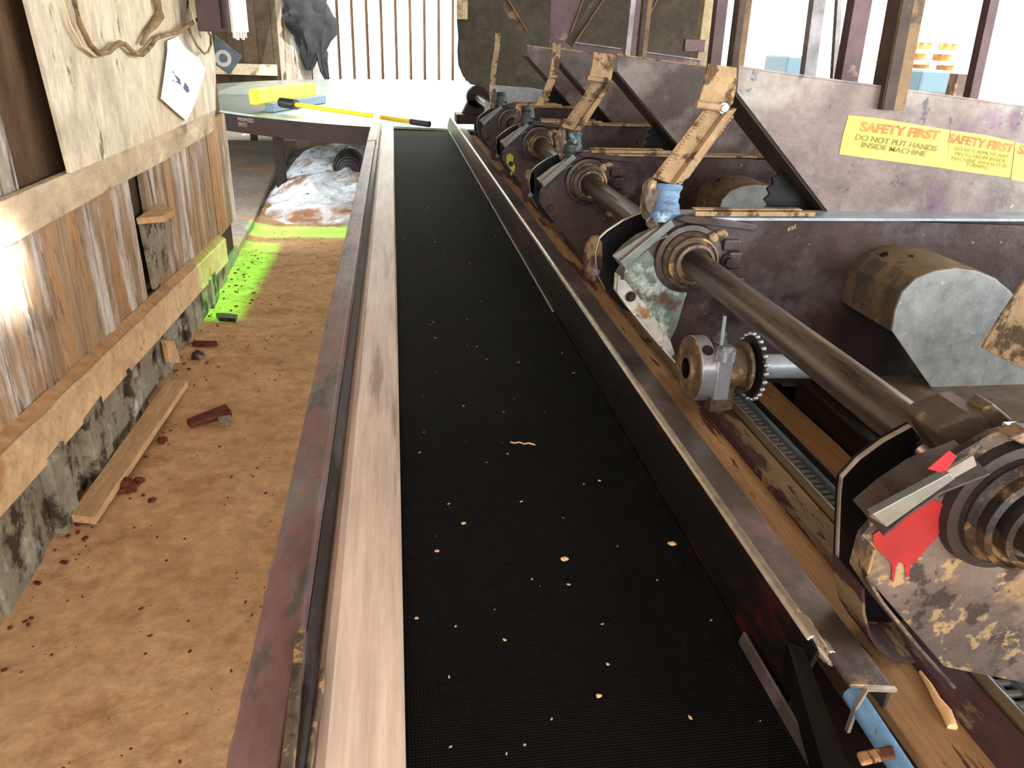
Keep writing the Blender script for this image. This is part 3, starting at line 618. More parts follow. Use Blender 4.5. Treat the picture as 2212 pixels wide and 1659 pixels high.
for (ya, yb, zt_, lb_) in ((.78, 1.50, .925, 'black box filling in the shade beneath the second saw arm, its top dusty'), (1.80, 2.50, .80, 'black box filling in the shade between the second and third saw arms')):
    r = thing('shade_box', V((1.7, (ya+yb)/2, 0)), lb_, 'housing')  # black box added in place of the dark shadow under the arms
    MB().bb(.90, 2.7, ya, yb, .0, zt_).build('shade_block', M['black'], r, bevel=.006)
    MB().bb(.93, 2.69, ya+.01, yb-.01, zt_+.0005, zt_+.008).build('lid', M['rustcover'], r, bevel=.002)
# ============================================================ DRIVE SHAFT
SX, SZ = .645, 1.178
sh_ = thing('drive_shaft', V((SX, 3, SZ)), 'long round steel shaft running through the bearings of all the saw arms', 'shaft')
MB().cyl(V((SX, -.5, SZ)), V((SX, 6.45, SZ)), .030, 32).build('shaft', M['shaft'], sh_, smooth=.6)
MB().cyl(V((SX, 6.42, SZ)), V((SX, 6.47, SZ)), .045, 20).build('end_collar', M['rim'], sh_, smooth=.6)
# far pillow block
r = thing('pillow_block', V((SX, 6.35, 1.0)), 'rusty pillow block holding the far end of the long shaft', 'bearing')
MB().cyl(V((SX, 6.28, SZ)), V((SX, 6.38, SZ)), .085, 24).build('housing', M['rim'], r, smooth=.6)
MB().prism([V((SX-.12, 6.28, SZ-.12)), V((SX+.12, 6.28, SZ-.12)), V((SX+.07, 6.28, SZ-.02)), V((SX-.07, 6.28, SZ-.02))], (0, .1, 0)).build('foot', M['rim'], r)
MB().bb(SX-.17, SX+.4, 6.22, 6.45, SZ-.19, SZ-.12).build('shelf', M['rim'], r, bevel=.006)
MB().bb(SX-.02, SX+.35, 6.3, 6.38, 0, SZ-.19).build('support', M['rim'], r)

# ============================================================ SAW ARMS
YS2 = 1.62
def q2(l, dy, yo=0): return [sh(P(a, b_, Y=YS2+yo), dy) for a, b_ in l]
def q1(l, dy, yo=0): return [sh(P(a, b_, Y=.62+yo), dy+1.0) for a, b_ in l]
def hexbolt(pos, r_, h, parent, m='dark', axis=(0, -1, 0)):
    a = V(axis); mb = MB(); mb.cyl(pos, pos+a*h*.25, r_*1.45, 20); mb.cyl(pos+a*h*.25, pos+a*h, r_, 6)
    mb.build('bolt', M[m], parent, bevel=.001)
def arm(i, ys, label, tape, plate, near=False):
    dy = ys-YS2
    r = thing('saw_arm', V((.65, ys, .9)), label, 'saw arm', 'row of saw arms along the conveyor')
    # side plate
    L2 = q2([(1328, 622), (1331, 588), (1351, 557), (1413, 500), (1452, 474), (1500, 462)], dy)
    zt = L2[-1].z
    pts = L2+[V((1.3, ys, zt-.02)), V((2.7, ys, zt-.06)), V((2.7, ys, .83)), V((.9, ys, .86)), sh(P(1452, 765, Y=YS2), dy)]
    MB().prism(pts, (0, .009, 0)).build('side_plate', M[plate], r, bevel=.001)
    # inner gusset, slightly proud, green-white light put into its colour
    gp = q2([(1345, 612), (1352, 575), (1400, 540), (1440, 600), (1492, 606), (1478, 650), (1462, 705), (1448, 735)], dy, -.004)
    if not near: MB().prism(gp, (0, .0035, 0)).build('gusset', M['green'] if i == 2 else M['plate'], r, label='worn gusset coloured by green-white light' if i == 2 else None)
    # folded flange down the left edge
    mb = MB(); mb.strip(q2([(1331, 588), (1328, 622), (1350, 654), (1400, 715), (1450, 772)], dy, .008), (.002, -.03, 0), .004)
    if not near: mb.prism(q2([(1329, 600), (1350, 606), (1402, 669), (1448, 735), (1458, 765), (1450, 772), (1400, 716), (1345, 648), (1328, 622)], dy, -.008), (0, .004, 0))
    mb.build('edge_flange', M['litflange'] if i == 2 else M[plate], r, bevel=.001)
    # upper deflector lips
    mb = MB(); mb.strip(q2([(1322, 552), (1345, 528), (1375, 505), (1422, 486)], dy, .02), (.008, -.05, -.012), .003)
    lip_ = mb.build('deflector_lip', M['barsteel'] if i != 1 else M['plate'], r, bevel=.001)
    mb = MB(); mb.prism(q2([(1324, 553), (1422, 488), (1428, 500), (1392, 522), (1338, 563)], dy, -.028), (0, .004, 0)); mb.build('deflector_face', M['hopper'], lip_)
    mb = MB(); mb.prism(q2([(1340, 566), (1448, 476), (1458, 488), (1350, 580)], dy, -.045) if not near else q1([(1884, 1112), (2052, 1022), (2064, 1034), (1915, 1140)], dy, -.035), (0, .010, 0)); mb.build('flat_bar', M['barsteel'], r, bevel=.001)
    # bearing
    ctr = V((SX, ys, SZ))
    MB().lathe(ctr, (0, -1, 0), [(.080, 0), (.077, .012), (.066, .014), (.064, .020)], 40).build('housing_flange', M['dark'] if near else M['plate'], r, smooth=.5)
    brg = MB().lathe(ctr, (0, -1, 0), [(.066, .0), (.064, .022), (.058, .030), (.057, .042), (.052, .046), (.050, .038), (.045, .038), (.044, .056), (.038, .058), (.036, .048), (.0305, .046)], 48)  .build('bearing', M['ringdark' if near else 'ring'], r, smooth=.5)
    gn = V((SX+.045, ys-.02, SZ+.05)); mb = MB(); mb.blob(gn, (.012, .012, .014), .3, 2, i); mb.blob(gn+V((.02, 0, .01)), (.014, .012, .009), .4, 2, i+3); mb.build('grease_nipple', M['strap'], brg, smooth=.8)
    # bolt pads
    for (a, b_, w_, h_) in ((1577, 527, .04, .026), (1582, 560, .03, .04), (1590, 612, .024, .036)):
        p = sh(P(a, b_, Y=YS2), dy); mb = MB(); mb.box(p+V((0, -.008, 0)), (w_, .016, h_)); pad = mb.build('mount_pad', M[plate], r, bevel=.005)
    hexbolt(sh(P(1570, 563, Y=YS2-.016), dy), .010, .02, r, 'dark')
    if not near: hexbolt(sh(P(1362, 640, Y=YS2-.01), dy), .0085, .014, r, 'dark')
    # stiffener and top rail with folded sheets
    mb = MB(); mb.prism(q2([(1462, 474), (1480, 466), (1560, 474), (1630, 484), (1638, 491), (1632, 499), (1560, 490), (1478, 482)], dy, -.02), (0, .02, 0)); mb.build('stiffener', M[plate], r, bevel=.002)
    x0_ = L2[-2].x+.02
    mb = MB(); mb.bb(x0_, 2.7, ys-.012, ys+(.012 if near else .075), zt-.012, zt-.006)
    mb.build('top_rail', M['zinc'] if i <= 2 else M['strap'], r).rotation_euler = (0, 0, 0)
    mb = MB(); mb.bb(x0_+.03, .93, ys-.006, ys+.014, zt-.004, zt+.006); mb.bb(x0_+.03, .90, ys+.0, ys+.02, zt+.008, zt+.011); mb.build('wear_strips', M['strap'], r, bevel=.001)
    # rear guard, black, between the plates of shaft cover
    rg = q1([(1812, 1026), (1850, 985), (1900, 948), (1962, 914), (2012, 975), (2060, 1100), (2030, 1330), (1965, 1352), (1925, 1345), (1862, 1342), (1815, 1290), (1803, 1200), (1808, 1060)], dy, .12)
    if not near: rg = q2([(1284, 545), (1293, 513), (1310, 497), (1345, 474), (1392, 454), (1432, 470), (1440, 600), (1400, 690), (1345, 668), (1305, 625), (1287, 590)], dy, .14)
    MB().prism(rg, (0, .004, 0)).build('rear_guard', M['black'], r, label='black rear guard plate')
    edge = [rg[-2], rg[-1]]+rg[0:4 if near else 5]
    MB().strip(edge, (0, -.007, 0), .0025).build('guard_rim', M['lip'] if i <= 2 else M['barsteel'], r, bevel=.001)
    lob = q1([(1803, 1195), (1806, 1245), (1818, 1290), (1838, 1322), (1862, 1340), (1892, 1348), (1925, 1347)], dy, .12)
    if near: MB().strip(lob, (0, -.07, .0), .004).build('guard_lobe', M['rusty'], r, bevel=.001)
    # wrapped joint at the strap foot
    if not near:
     t0 = sh(P(1440, 400, Y=YS2+.05), dy); t1 = sh(P(1432, 482, Y=YS2+.03), dy)
     mb = MB(); rings = 14; pts = []
     for k in range(rings+1):
         f = k/rings; pts.append(t0.lerp(t1, f))
     rr = [.033+.003*math.sin(k*.55+i)+.0015*math.sin(k*1.9) for k in range(rings+1)]
     pass
     mb.tube(pts, rr, 18); mb.build('wrapped_joint', M[tape], r, smooth=.7, label={'bluetape': 'shiny blue plastic wrapped joint', 'greentape': 'dark green wrapped joint', 'browntape': 'brown rubber capped joint'}[tape])
     cl = sh(P(1402, 430, Y=YS2+.03), dy)
     mb = MB(); mb.blob(cl, (.018, .014, .045), .5, 3, i); mb.blob(cl+V((.02, 0, -.05)), (.02, .014, .02), .5, 3, i+9); mb.build('grease_clot', M['ring' if not near else 'dark'], r, smooth=.8)
    # end tab at left of the guard
    et = q2([(1264, 600), (1262, 560), (1268, 530), (1282, 512), (1296, 511), (1304, 522), (1305, 570), (1296, 604), (1280, 612)], dy, .14)
    if i in (2, 3, 4):
        MB().prism(et, (0, .02, 0)).build('end_tab', M['rusty'], r, bevel=.004)
        hexbolt(sh(P(1288, 588, Y=YS2+.14), dy), .006, .006, r, 'barsteel')
    # guard cover over the saw motor
    yf = YS2-.20
    fc = P(2065, 700, Y=yf); R0 = .13
    outl = [(1927, 715), (1934, 672), (1950, 632), (1980, 602), (2020, 586), (2065, 580), (2110, 586), (2150, 602), (2185, 632), (2212, 680), (2235, 760), (2240, 890), (2085, 868), (2010, 835)]
    fo = q2(outl, dy, -.20)
    MB().prism(fo, (0, .004, 0)).build('cover_face', M['galv'], r, bevel=.001, label='speckled galvanised cover face')
    mb = MB(); mb.strip([p+V((0, .003, 0)) for p in fo[:11]], (0, .197, 0), .003)
    cover = mb.build('motor_cover', M['rustcover'], r, smooth=.5, label='rust-brown curved motor cover')
    for (fx, yy) in ((.36, -.05), (.44, -.10)):
        k_ = int(fx*10); p = (fo[k_+0]+fo[k_+1])/2 if False else fo[3].lerp(fo[5], (fx-.3)*4)
        nr = (p-V((sum(q.x for q in fo[:11])/11, p.y, fo[0].z))).normalized(); p = V((p.x, ys+yy, p.z))
        MB().cyl(p-nr*.004, p+nr*.008, .010, 18).build('vent_hole', M['black'], cover)
    # low cross angle under the arm
    zc = P(1900, 770, Y=YS2+.1).z
    MB().bb(.95, 2.7, ys+.02, ys+.12, .84, .87).build('lower_angle', M['rustcover'], r, bevel=.002)
    if near:
        mb = MB()
        sp = [(1885, 1155), (1905, 1140), (1935, 1128), (1975, 1105), (2010, 1075), (2040, 1090), (2036, 1135), (2020, 1165), (1995, 1190), (1978, 1212), (1966, 1220), (1962, 1245), (1957, 1246), (1953, 1218), (1940, 1212), (1934, 1225), (1930, 1256), (1925, 1254), (1926, 1220), (1915, 1205), (1898, 1190), (1886, 1172)]
        mb.prism([P(a, b_, Y=ys-.0012) for a, b_ in sp], (0, -.0008, 0)); mb.build('red_spray_mark', M['redspray'], r, label='red sprayed paint mark with drips')
        mb = MB(); mb.prism([P(a, b_, Y=ys-.029) for a, b_ in [(2003, 1012), (2050, 972), (2066, 985), (2040, 1022)]], (0, -.0008, 0)); mb.build('red_spray_mark', M['redspray'], r)
        # brown block cap and nozzle
        cap = [P(a, b_, Y=ys+.13) for a, b_ in [(1952, 885), (1965, 868), (2020, 845), (2050, 842), (2078, 860), (2102, 905), (2095, 935), (2040, 960), (1990, 955), (1968, 915)]]
        MB().prism(cap, (0, -.06, 0)).build('rubber_cap', M['browntape'], r, bevel=.008, label='brown rubber capped joint')
        cap = [P(a, b_, Y=ys+.10) for a, b_ in [(2084, 872), (2090, 858), (2108, 848), (2150, 884), (2140, 900), (2100, 905)]]
        MB().prism(cap, (0, -.03, 0)).build('hinge_tab', M['ring'], r, bevel=.003)
        n0 = P(1988, 968, Y=ys+.10); MB().cyl(n0, n0+V((.012, -.03, -.012)), .008, 14).build('grease_nozzle', M['lip'], r, smooth=.6)
    if i == 4 or i == 3:
        mb = MB(); q = [(1342, 606), (1358, 598), (1372, 610), (1368, 630), (1376, 652), (1368, 676), (1356, 690), (1352, 660), (1340, 640)]
        if i == 4:
            mb.prism([sh(P(a+4, b_, Y=YS2-.0125), dy) for a, b_ in q], (0, -.0006, 0)); mb.build('yellow_spray_mark', M['yelspray'], r, label='yellow-green sprayed paint mark')
        else: mb.b.free()
    # toothed sprocket behind the arm
    if i >= 2:
        so = V((.995, ys+.125, 1.285)); rs = .115; mb = MB(); n = 30; pts = []
        for k in range(n*2):
            a = PI*k/n; rr_ = rs*(1.0 if k % 2 else 1.1); pts.append(so+V((rr_*math.cos(a), 0, rr_*math.sin(a))))
        mb.prism(pts, (0, .01, 0)); mb.build('toothed_wheel', M['black'], r)
    return r
YS = [.62, 1.62, 2.60, 3.56, 4.46]
arm(1, YS[0], 'nearest saw arm, its plate marked with dripping red spray paint', 'browntape', 'platefront', True)
arm(2, YS[1], 'second saw arm from the camera, with shiny blue wrapped joint and green-lit gusset', 'bluetape', 'plate')
arm(3, YS[2], 'third saw arm, dark plate behind the blue-wrapped one', 'greentape', 'plate')
arm(4, YS[3], 'fourth saw arm, with a yellow-green sprayed mark below its bearing', 'greentape', 'plate')
arm(5, YS[4], 'farthest saw arm at the end of the long shaft', 'greentape', 'plate')
# rusty plate corner at the right edge of view
cp = [P(a, b_, Y=1.2) for a, b_ in [(2122, 752), (2165, 680), (2225, 590), (2330, 560), (2330, 860), (2212, 800)]]
r = thing('bracket_plate', V((cp[4].x, 1.2, .93)), 'rusty brown plate corner in front of the speckled galvanised cover', 'plate')
MB().prism(cp, (0, .006, 0)).build('plate', M['strap'], r, bevel=.001)
MB().bb(cp[4].x-.04, cp[4].x, 1.207, 1.245, .934, cp[3].z).build('upright', M['dark'], r, bevel=.002)

# ============================================================ SPROCKET STUB SHAFT
SC = V((.585, 1.40, 1.004)); yS = 1.40
r = thing('sprocket_assembly', V((.70, 1.4, .90)), 'stub shaft with bright split collar, clamp and toothed sprocket beside the rusty beam', 'sprocket')
X = V((1, 0, 0))
MB().lathe(SC+V((-.0, 0, 0)), X, [(.022, 0), (.034, -.002), (.036, .004), (.066, .006), (.0665, .010)], 48).build('collar_face', M['grime'], r, smooth=.5)
MB().lathe(SC, X, [(.0665, .010), (.068, .012), (.068, .038), (.066, .040), (.03, .040)], 48).build('collar_band', M['chrome'], r, smooth=.5, label='bright steel band of the collar')
MB().lathe(SC, X, [(.022, 0), (.022, .05), (.0, .05)], 24).build('bore', M['black'], r)
mb = MB()
for an in (.95, -1.15):
    p = SC+V((.025, -.0672*math.cos(an), .0672*math.sin(an))); n = V((0, -math.cos(an), math.sin(an))); mb.cyl(p-n*.002, p+n*.0012, .012, 18)
mb.build('set_screw', M['dark'], r, smooth=.6)
MB().lathe(SC, X, [(.030, .041), (.046, .050), (.050, .075), (.044, .100), (.040, .118), (.034, .120)], 32).build('hub', M['grime'], r, smooth=.6)
MB().lathe(SC, X, [(.030, .120), (.052, .122), (.054, .128), (.044, .131)], 32).build('hub_ring', M['ring'], r, smooth=.6)
mb = MB(); n = 24; so = SC+V((.140, 0, 0)); pts = []
for k in range(n*4):
    a = 2*PI*k/(n*4); rr_ = .062+(.0085 if k % 4 in (1, 2) else 0); pts.append(so+V((0, rr_*math.cos(a), rr_*math.sin(a))))
mb.prism(pts, (.007, 0, 0)); mb.build('sprocket', M['dark'], r, bevel=.001)
mb = MB()
for k in range(n):
    a = 2*PI*(k+.375)/n; p = so+V((.0035, .069*math.cos(a), .069*math.sin(a))); mb.blob(p, (.0058, .0052, .0052), .05, 2, k)
mb.build('worn_teeth', M['chrome'], r, smooth=.8, label='bright worn tooth tips')
MB().cyl(so+V((.008, 0, 0)), V((.90, 1.40, 1.0)), .026, 28).build('tube', M['zinc'], r, smooth=.6, label='pale zinc tube')
# clamp with pin
c0 = P(1568, 760, Y=1.34); c1 = P(1552, 860, Y=1.34)
dirc = (c1-c0).normalized(); rotc = Matrix((V((1, 0, 0)), dirc.cross(V((1, 0, 0))), dirc)).transposed()
MB().box((c0+c1)/2, (.030, .022, (c1-c0).length), rotc).build('clamp_leg', M['chrome'], r, bevel=.002)
MB().cyl(c0-dirc*.006, c0+dirc*.016, .020, 24).build('clamp_head', M['chrome'], r, smooth=.6)
MB().cyl(c0-dirc*.014, c0-dirc*.004, .012, 6).build('clamp_nut', M['barsteel'], r)
MB().cyl(P(1558, 745, Y=1.33), P(1566, 682, Y=1.33), .0035, 10).build('pin', M['zinc'], r, smooth=.6)
hexbolt(P(1555, 738, Y=1.42), .010, .022, r, 'barsteel', (0, -.3, 1))
MB().cyl(c1, c1+dirc*.014, .009, 12).build('clamp_foot', M['ring'], r, smooth=.6)
MB().bb(SC.x+.06, SC.x+.11, 1.385, 1.415, .905, .965).build('pedestal', M['grime'], r, bevel=.003)

# ============================================================ HOPPER PLATES, STRAPS
YH = 1.68
def hopper(i, ys, label, m):
    dy = ys-YS2
    r = thing('hopper_plate', V((1.3, ys+.06, 1.24)), label, 'plate', 'sloping hopper plates above the saw arms')
    H = lambda l, yo=0: [sh(P(a, b_, Y=YH+yo), dy) for a, b_ in l]
    pts = H([(1596, 146), (2212, 232)])
    pr_ = pts[1]+(pts[1]-pts[0])*1.3
    bt = H([(2200, 495), (1798, 470), (1592, 200)])
    bl = bt[0]+(bt[0]-bt[1])*1.8
    MB().prism([pts[0], pts[1], pr_, bl, bt[0], bt[1], bt[2]], (0, .006, 0)).build('plate', M[m], r, bevel=.001)
    a = bt[2]; b_ = bt[1]
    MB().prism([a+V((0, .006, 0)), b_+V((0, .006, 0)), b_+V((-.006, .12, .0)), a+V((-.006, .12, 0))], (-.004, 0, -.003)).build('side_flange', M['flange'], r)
    # top lip
    d = (pr_-pts[0])
    MB().prism([pts[0], pr_, pr_+V((0, .03, 0)), pts[0]+V((0, .03, 0))], (0, 0, .004)).build('top_lip', M['strap' if i > 2 else 'hopper'], r)
    # curved bright sill at the foot (rolled sheet)
    s0 = H([(1800, 474)])[0]; s1 = V((bl.x, s0.y, bl.z-.005))
    MB().tube([s0+V((0, -.005, -.008)), s1+V((0, -.005, -.008))], .010, 12).build('foot_roll', M['zinc'], r, smooth=1)
    return r
hp = hopper(2, YS[1], 'nearest hopper plate, grey and purple, carrying the yellow safety stickers', 'hopper')
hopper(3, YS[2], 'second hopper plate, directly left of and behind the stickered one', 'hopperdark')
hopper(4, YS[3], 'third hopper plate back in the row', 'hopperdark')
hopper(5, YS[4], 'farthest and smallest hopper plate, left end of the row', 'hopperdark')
# safety stickers
YK = YH-.0015
def st(l): return [P(a, b_, Y=YK) for a, b_ in l]
s1 = MB().prism(st([(1833, 249), (1900, 256), (2052, 281), (2044, 364), (1813, 333), (1822, 290)]), (0, .001, 0)).build('safety_sticker', M['sticker'], hp, label='yellow sticker reading do not put hands inside machine')
s2 = MB().prism(st([(2054, 281), (2130, 292), (2192, 306), (2182, 384), (2044, 365)]), (0, .001, 0)).build('safety_sticker', M['sticker'], hp, label='yellow sticker about not removing pieces while turning')
s3 = MB().prism(st([(2194, 308), (2330, 330), (2325, 412), (2184, 388)]), (0, .001, 0)).build('safety_sticker', M['sticker'], hp, label='torn yellow sticker cut by the frame edge')
def tline(body, pa, pb, hpx, m, par, bold=.0):
    a = P(*pa, Y=YK-.0012); b_ = P(*pb, Y=YK-.0012); xd = b_-a
    sz = (P(pa[0], pa[1]-hpx, Y=YK).z-a.z)/.70
    o = text(body, sz, a, xd, (0, 0, 1), m, par, ext=.0002, bold=bold)
    # fit the width
    ws = [v.co for v in o.data.vertices]; x = xd.normalized(); wd = max((v-a).dot(x) for v in ws)
    k = xd.length/wd
    for v in o.data.vertices:
        t = (v.co-a).dot(x); v.co += x*(t*(k-1))
tline('SAFETY FIRST', (1857, 282), (2027, 302), 19, M['redink'], s1, .0012)
tline('DO NOT PUT HANDS', (1846, 301), (2022, 327), 12, M['darkink'], s1, .0004)
tline('INSIDE MACHINE', (1859, 317), (1999, 338), 11, M['darkink'], s1, .0004)
tline('SAFETY FIRST', (2047, 306), (2186, 330), 18, M['redink'], s2, .0010)
tline('DO NOT REMOVE ANY', (2060, 324), (2178, 342), 8, M['darkink'], s2)
tline('PIECES FROM INSIDE', (2061, 335), (2172, 352), 8, M['darkink'], s2)
tline('MACHINE WHEN IT IS', (2054, 345), (2173, 363), 8, M['darkink'], s2)
tline('TURNING', (2085, 358), (2135, 367), 8, M['darkink'], s2)
tline('SAFETY FIRST', (2198, 331), (2320, 352), 18, M['redink'], s3, .0010)
# straps
def strap(i, ys, label, wide=True):
    dy = ys-YS2
    r = thing('hinged_strap', sh(P(1560, 145, Y=YS2), dy), label, 'strap', 'hinged straps linking hopper plates to saw arms')
    H = lambda l, yo=0: [sh(P(a, b_, Y=YS2+yo), dy) for a, b_ in l]
    up = H([(1530, 137), (1592, 146), (1590, 190), (1584, 222), (1572, 240), (1508, 226), (1522, 180)], -.002)
    MB().prism(up, (0, .008, 0)).build('upper_plate', M['strap'], r, bevel=.001)
    mb = MB()
    mb.prism(H([(1520, 238), (1562, 238), (1447, 396), (1410, 384)], -.004), (0, .006, 0))
    mb.build('channel_back', M['strap'], r, bevel=.001)
    a = H([(1562, 238), (1582, 232), (1552, 262), (1470, 380), (1447, 396)], -.005)
    mb = MB(); mb.prism([a[0], a[1], V((a[2].x+.01, a[2].y-.004, a[2].z)), V((a[3].x+.008, a[3].y-.004, a[3].z)), a[4]], (.002, -.02, 0)); mb.build('channel_side', M['strap'], r, bevel=.001)
    mb = MB()
    for k in range(22):
        p = H([(1522, 240)])[0].lerp(H([(1412, 383)])[0], k/21); mb.blob(p+V((.004, -.006, 0)), (.006, .004, .0035), .4, 1, k)
        p = H([(1560, 250)])[0].lerp(H([(1452, 392)])[0], k/21); mb.blob(p+V((.010, -.022, 0)), (.006, .004, .0035), .4, 1, k+30)
    mb.build('caked_sawdust', M['strap'], r)['kind'] = 'stuff'
    hb_ = H([(1504, 225), (1563, 234)], -.012)
    MB().cyl(hb_[0], hb_[1], .008, 14).build('hinge_pin', M['strap'], r, smooth=.6)
    p = H([(1563, 234)], -.014)[0]; hexbolt(p, .008, .008, r, 'zinc' if i == 2 else 'dark')
    return r
strap(2, YS[1], 'widest hinged strap, sawdust caked, with bright bolt, hanging to the blue wrapped joint')
strap(3, YS[2], 'sawdust caked V-channel strap hanging to the third saw arm')
def thin_strap(i, ys, l, wd, label):
    dy = 0
    r = thing('hinged_strap', P(*l[0], Y=ys), label, 'strap', 'hinged straps linking hopper plates to saw arms')
    pts = [P(a, b_, Y=ys-.01) for a, b_ in l]
    MB().strip(pts, (wd, -.004, 0), .004).build('upper_plate', M['strap'], r)
    p = pts[len(pts)//2]
    MB().cyl(p+V((0, -.014, 0)), p+V((wd, -.014, 0)), .007, 10).build('hinge_pin', M['strap'], r)
thin_strap(4, YS[3], [(1194, 92), (1192, 130), (1186, 165), (1172, 198), (1156, 228)], .035, 'narrow tan strap curving down to the fourth saw arm')
thin_strap(5, YS[4], [(1070, 72), (1068, 105), (1062, 140), (1058, 184)], .028, 'narrowest strap at the far left end of the hopper row')

# ============================================================ POSTS AND BACKGROUND FRAME
def vpost(name, a0, a1, y, w_px, m, label, d_=.04, zbot=0, m2=None, zt=3.22):
    p = P(*a0, Y=y); q = P(*a1, Y=y); xm = q.x; depth = (q-EYE).dot(-(M3 @ V((0, 0, 1))))
    wd = w_px*depth/1660
    zb = q.z if zbot is None else zbot
    lean = (p.x-q.x)/(p.z-q.z); xt = xm+lean*.0*(zt-q.z)+ (p.x-q.x)*1.0
    r = thing(name, V((xm, y, zb)), label, 'post', 'upright posts behind the hopper plates')
    def col(x_a, x_b, yo, th):
        b0 = V((xm+x_a, y+yo, zb)); b1 = V((xm+x_b, y+yo, zb)); k = (zt-zb)*lean
        kb = (zb-q.z)*lean; b0.x += kb; b1.x += kb
        return [b0, b1, b1+V((k, 0, zt-zb)), b0+V((k, 0, zt-zb))], (0, th, 0)
    MB().prism(*col(-wd/2, wd/2, 0, .005)).build('front_face', M[m2 or m], r, bevel=.0008)
    MB().prism(*col(-wd/2, -wd/2+.006, .0051, d_)).build('side_face', M[m], r, bevel=.0008)
    if m2: MB().prism(*col(-wd/2, -wd*.02, -.003, .003)).build('edge_strip', M[m], r)
    return r
vpost('steel_post', (1975, 0), (1930, 238), 1.66, 52, 'post', 'stout dark and tan angle post bolted to the stickered hopper plate', .05, None, 'posttan')
vpost('steel_post', (2150, 0), (2101, 225), 2.5, 21, 'postpurple', 'slim dark purple post right of the stout angle post', .03, 1.3)
vpost('steel_post', (1866, 0), (1836, 170), 3.0, 40, 'postpurple', 'broad reddish purple post left of the stout angle post', .05, 1.3)
vpost('steel_post', (1815, 0), (1804, 165), 3.3, 11, 'postgrey', 'thin grey post just left of the broad reddish purple post', .02, 1.3)
vpost('steel_post', (1771, 0), (1750, 158), 2.9, 28, 'postgrey', 'dark edged pale grey post above the outdoor blue box', .03, 1.3, 'postgrey')
vpost('steel_post', (1612, 0), (1594, 140), 2.58, 28, 'post', 'dark brown angle post behind the widest strap', .04, 1.5, 'posttan')
vpost('steel_post', (1562, 0), (1547, 132), 3.4, 24, 'postpurple', 'purple post between the dark brown angle post and the pale post', .04, 1.3)
pale_post = vpost('timber_post', (1535, 0), (1518, 130), 5.4, 24, 'postpale', 'pale sunlit post at the right edge of the grey screen', .08, .6)
vpost('steel_post', (1400, 0), (1388, 116), 3.5, 19, 'post', 'dark narrow angle post standing left of the wide strap before the screen', .03, 1.4, 'posttan')
vpost('steel_post', (1374, 0), (1362, 110), 4.4, 22, 'postgrey', 'perforated grey purple post beside the dark narrow angle post', .04, 1.3, 'postpurple')
def slant(l, y, wpx, m, label):
    a = P(*l[0], Y=y); b_ = P(*l[1], Y=y); wd = wpx*y*1.05/1660; d = (b_-a).normalized(); n = V((-d.z, 0, d.x))*wd/2
    if n.x < 0: n = -n
    r = thing('diagonal_brace', b_, label, 'brace', 'diagonal braces before the grey screen')
    MB().prism([a-n, a+n, b_+n, b_-n], (0, .01, 0)).build('web', M[m], r)
    MB().prism([a+n, a+n*1.25, b_+n*1.25, b_+n], (0, -.02, 0)).build('edge', M['posttan'], r)
slant([(1310, -30), (1228, 95)], 4.3, 14, 'post', 'dark tan-edged diagonal brace rising right from the hopper plates')
slant([(1262, -40), (1215, 88)], 4.7, 16, 'postpurple', 'purple diagonal brace behind the dark tan-edged one')
slant([(1440, -60), (1348, 112)], 4.6, 14, 'postpurple', 'thin purple diagonal brace behind the perforated post')
slant([(1050, -60), (1130, 72)], 6.1, 14, 'post', 'dark diagonal bar crossing the left of the grey screen')
pa = P(1188, 40, Y=5.0); pb = P(1240, 40, Y=5.0)
tag(MB().bb(pa.x, pb.x, 5.0, 5.02, 1.3, 3.2).build('purple_panel', M['postpurple'], bevel=.002), 'tall dusty purple steel panel standing before the grey screen', 'panel')
pa = P(1235, 92, Y=5.0); pb = P(1512, 130, Y=5.0)
r = thing('cross_bar', pa, 'pale lavender horizontal bar behind the far hopper plates', 'bar')
MB().prism([pa, pb, pb-V((0, 0, .05)), pa-V((0, 0, .05))], (0, .04, 0)).build('web', M['postpurple'], r)
MB().prism([pa+V((0, -.02, .0)), pb+V((0, -.02, 0)), pb+V((0, .04, 0)), pa+V((0, .04, 0))], (0, 0, .006)).build('flange', M['postgrey'], r)
# grey screen sheet
YSC = 6.6
ed = [(990, -160), (992, 0), (987, 45), (990, 80), (988, 110), (990, 140), (1000, 165), (1016, 182), (1034, 186), (1034, 500), (1532, 500), (1540, -200)]
tag(MB().prism([P(a, b_, Y=YSC) for a, b_ in ed], (0, .02, 0)).build('screen_sheet', M['sheet'], bevel=.002), 'large dark grey ragged-edged sheet hanging behind the far saw arms', 'sheet')
pa = P(988, -60, Y=6.5); pb = P(1010, 42, Y=6.5)
tag(MB().bb(pa.x, pb.x, 6.5, 6.56, pb.z, pa.z+.6).build('timber_stub', M['rail'], bevel=.003), 'light timber stub at the top left corner of the grey sheet', 'timber')
pa = P(1500, 85, Y=5.36); pb = P(1512, 112, Y=5.36)
MB().bb(pa.x-.06, pb.x+.03, 5.36, 5.399, pb.z, pa.z).build('junction_box', M['postpurple'], pale_post, bevel=.003, label='small lilac box')
# far end box behind first hopper (galvanised trough with notch)
r = thing('far_trough', P(1100, 230, Y=5.2), 'grey steel trough with notched end beyond the farthest saw arm', 'trough')
MB().prism([P(a, b_, Y=5.0) for a, b_ in [(1058, 184), (1150, 190), (1175, 195), (1190, 205), (1184, 213), (1190, 218), (1060, 225)]], (0, .02, 0)).build('front', M['galv'], r)
MB().bb(P(1060, 220, Y=5.0).x, 2.6, 5.021, 5.35, P(1060, 232, Y=5.0).z-.1, P(1060, 225, Y=5.0).z).build('body', M['plate'], r, bevel=.003)
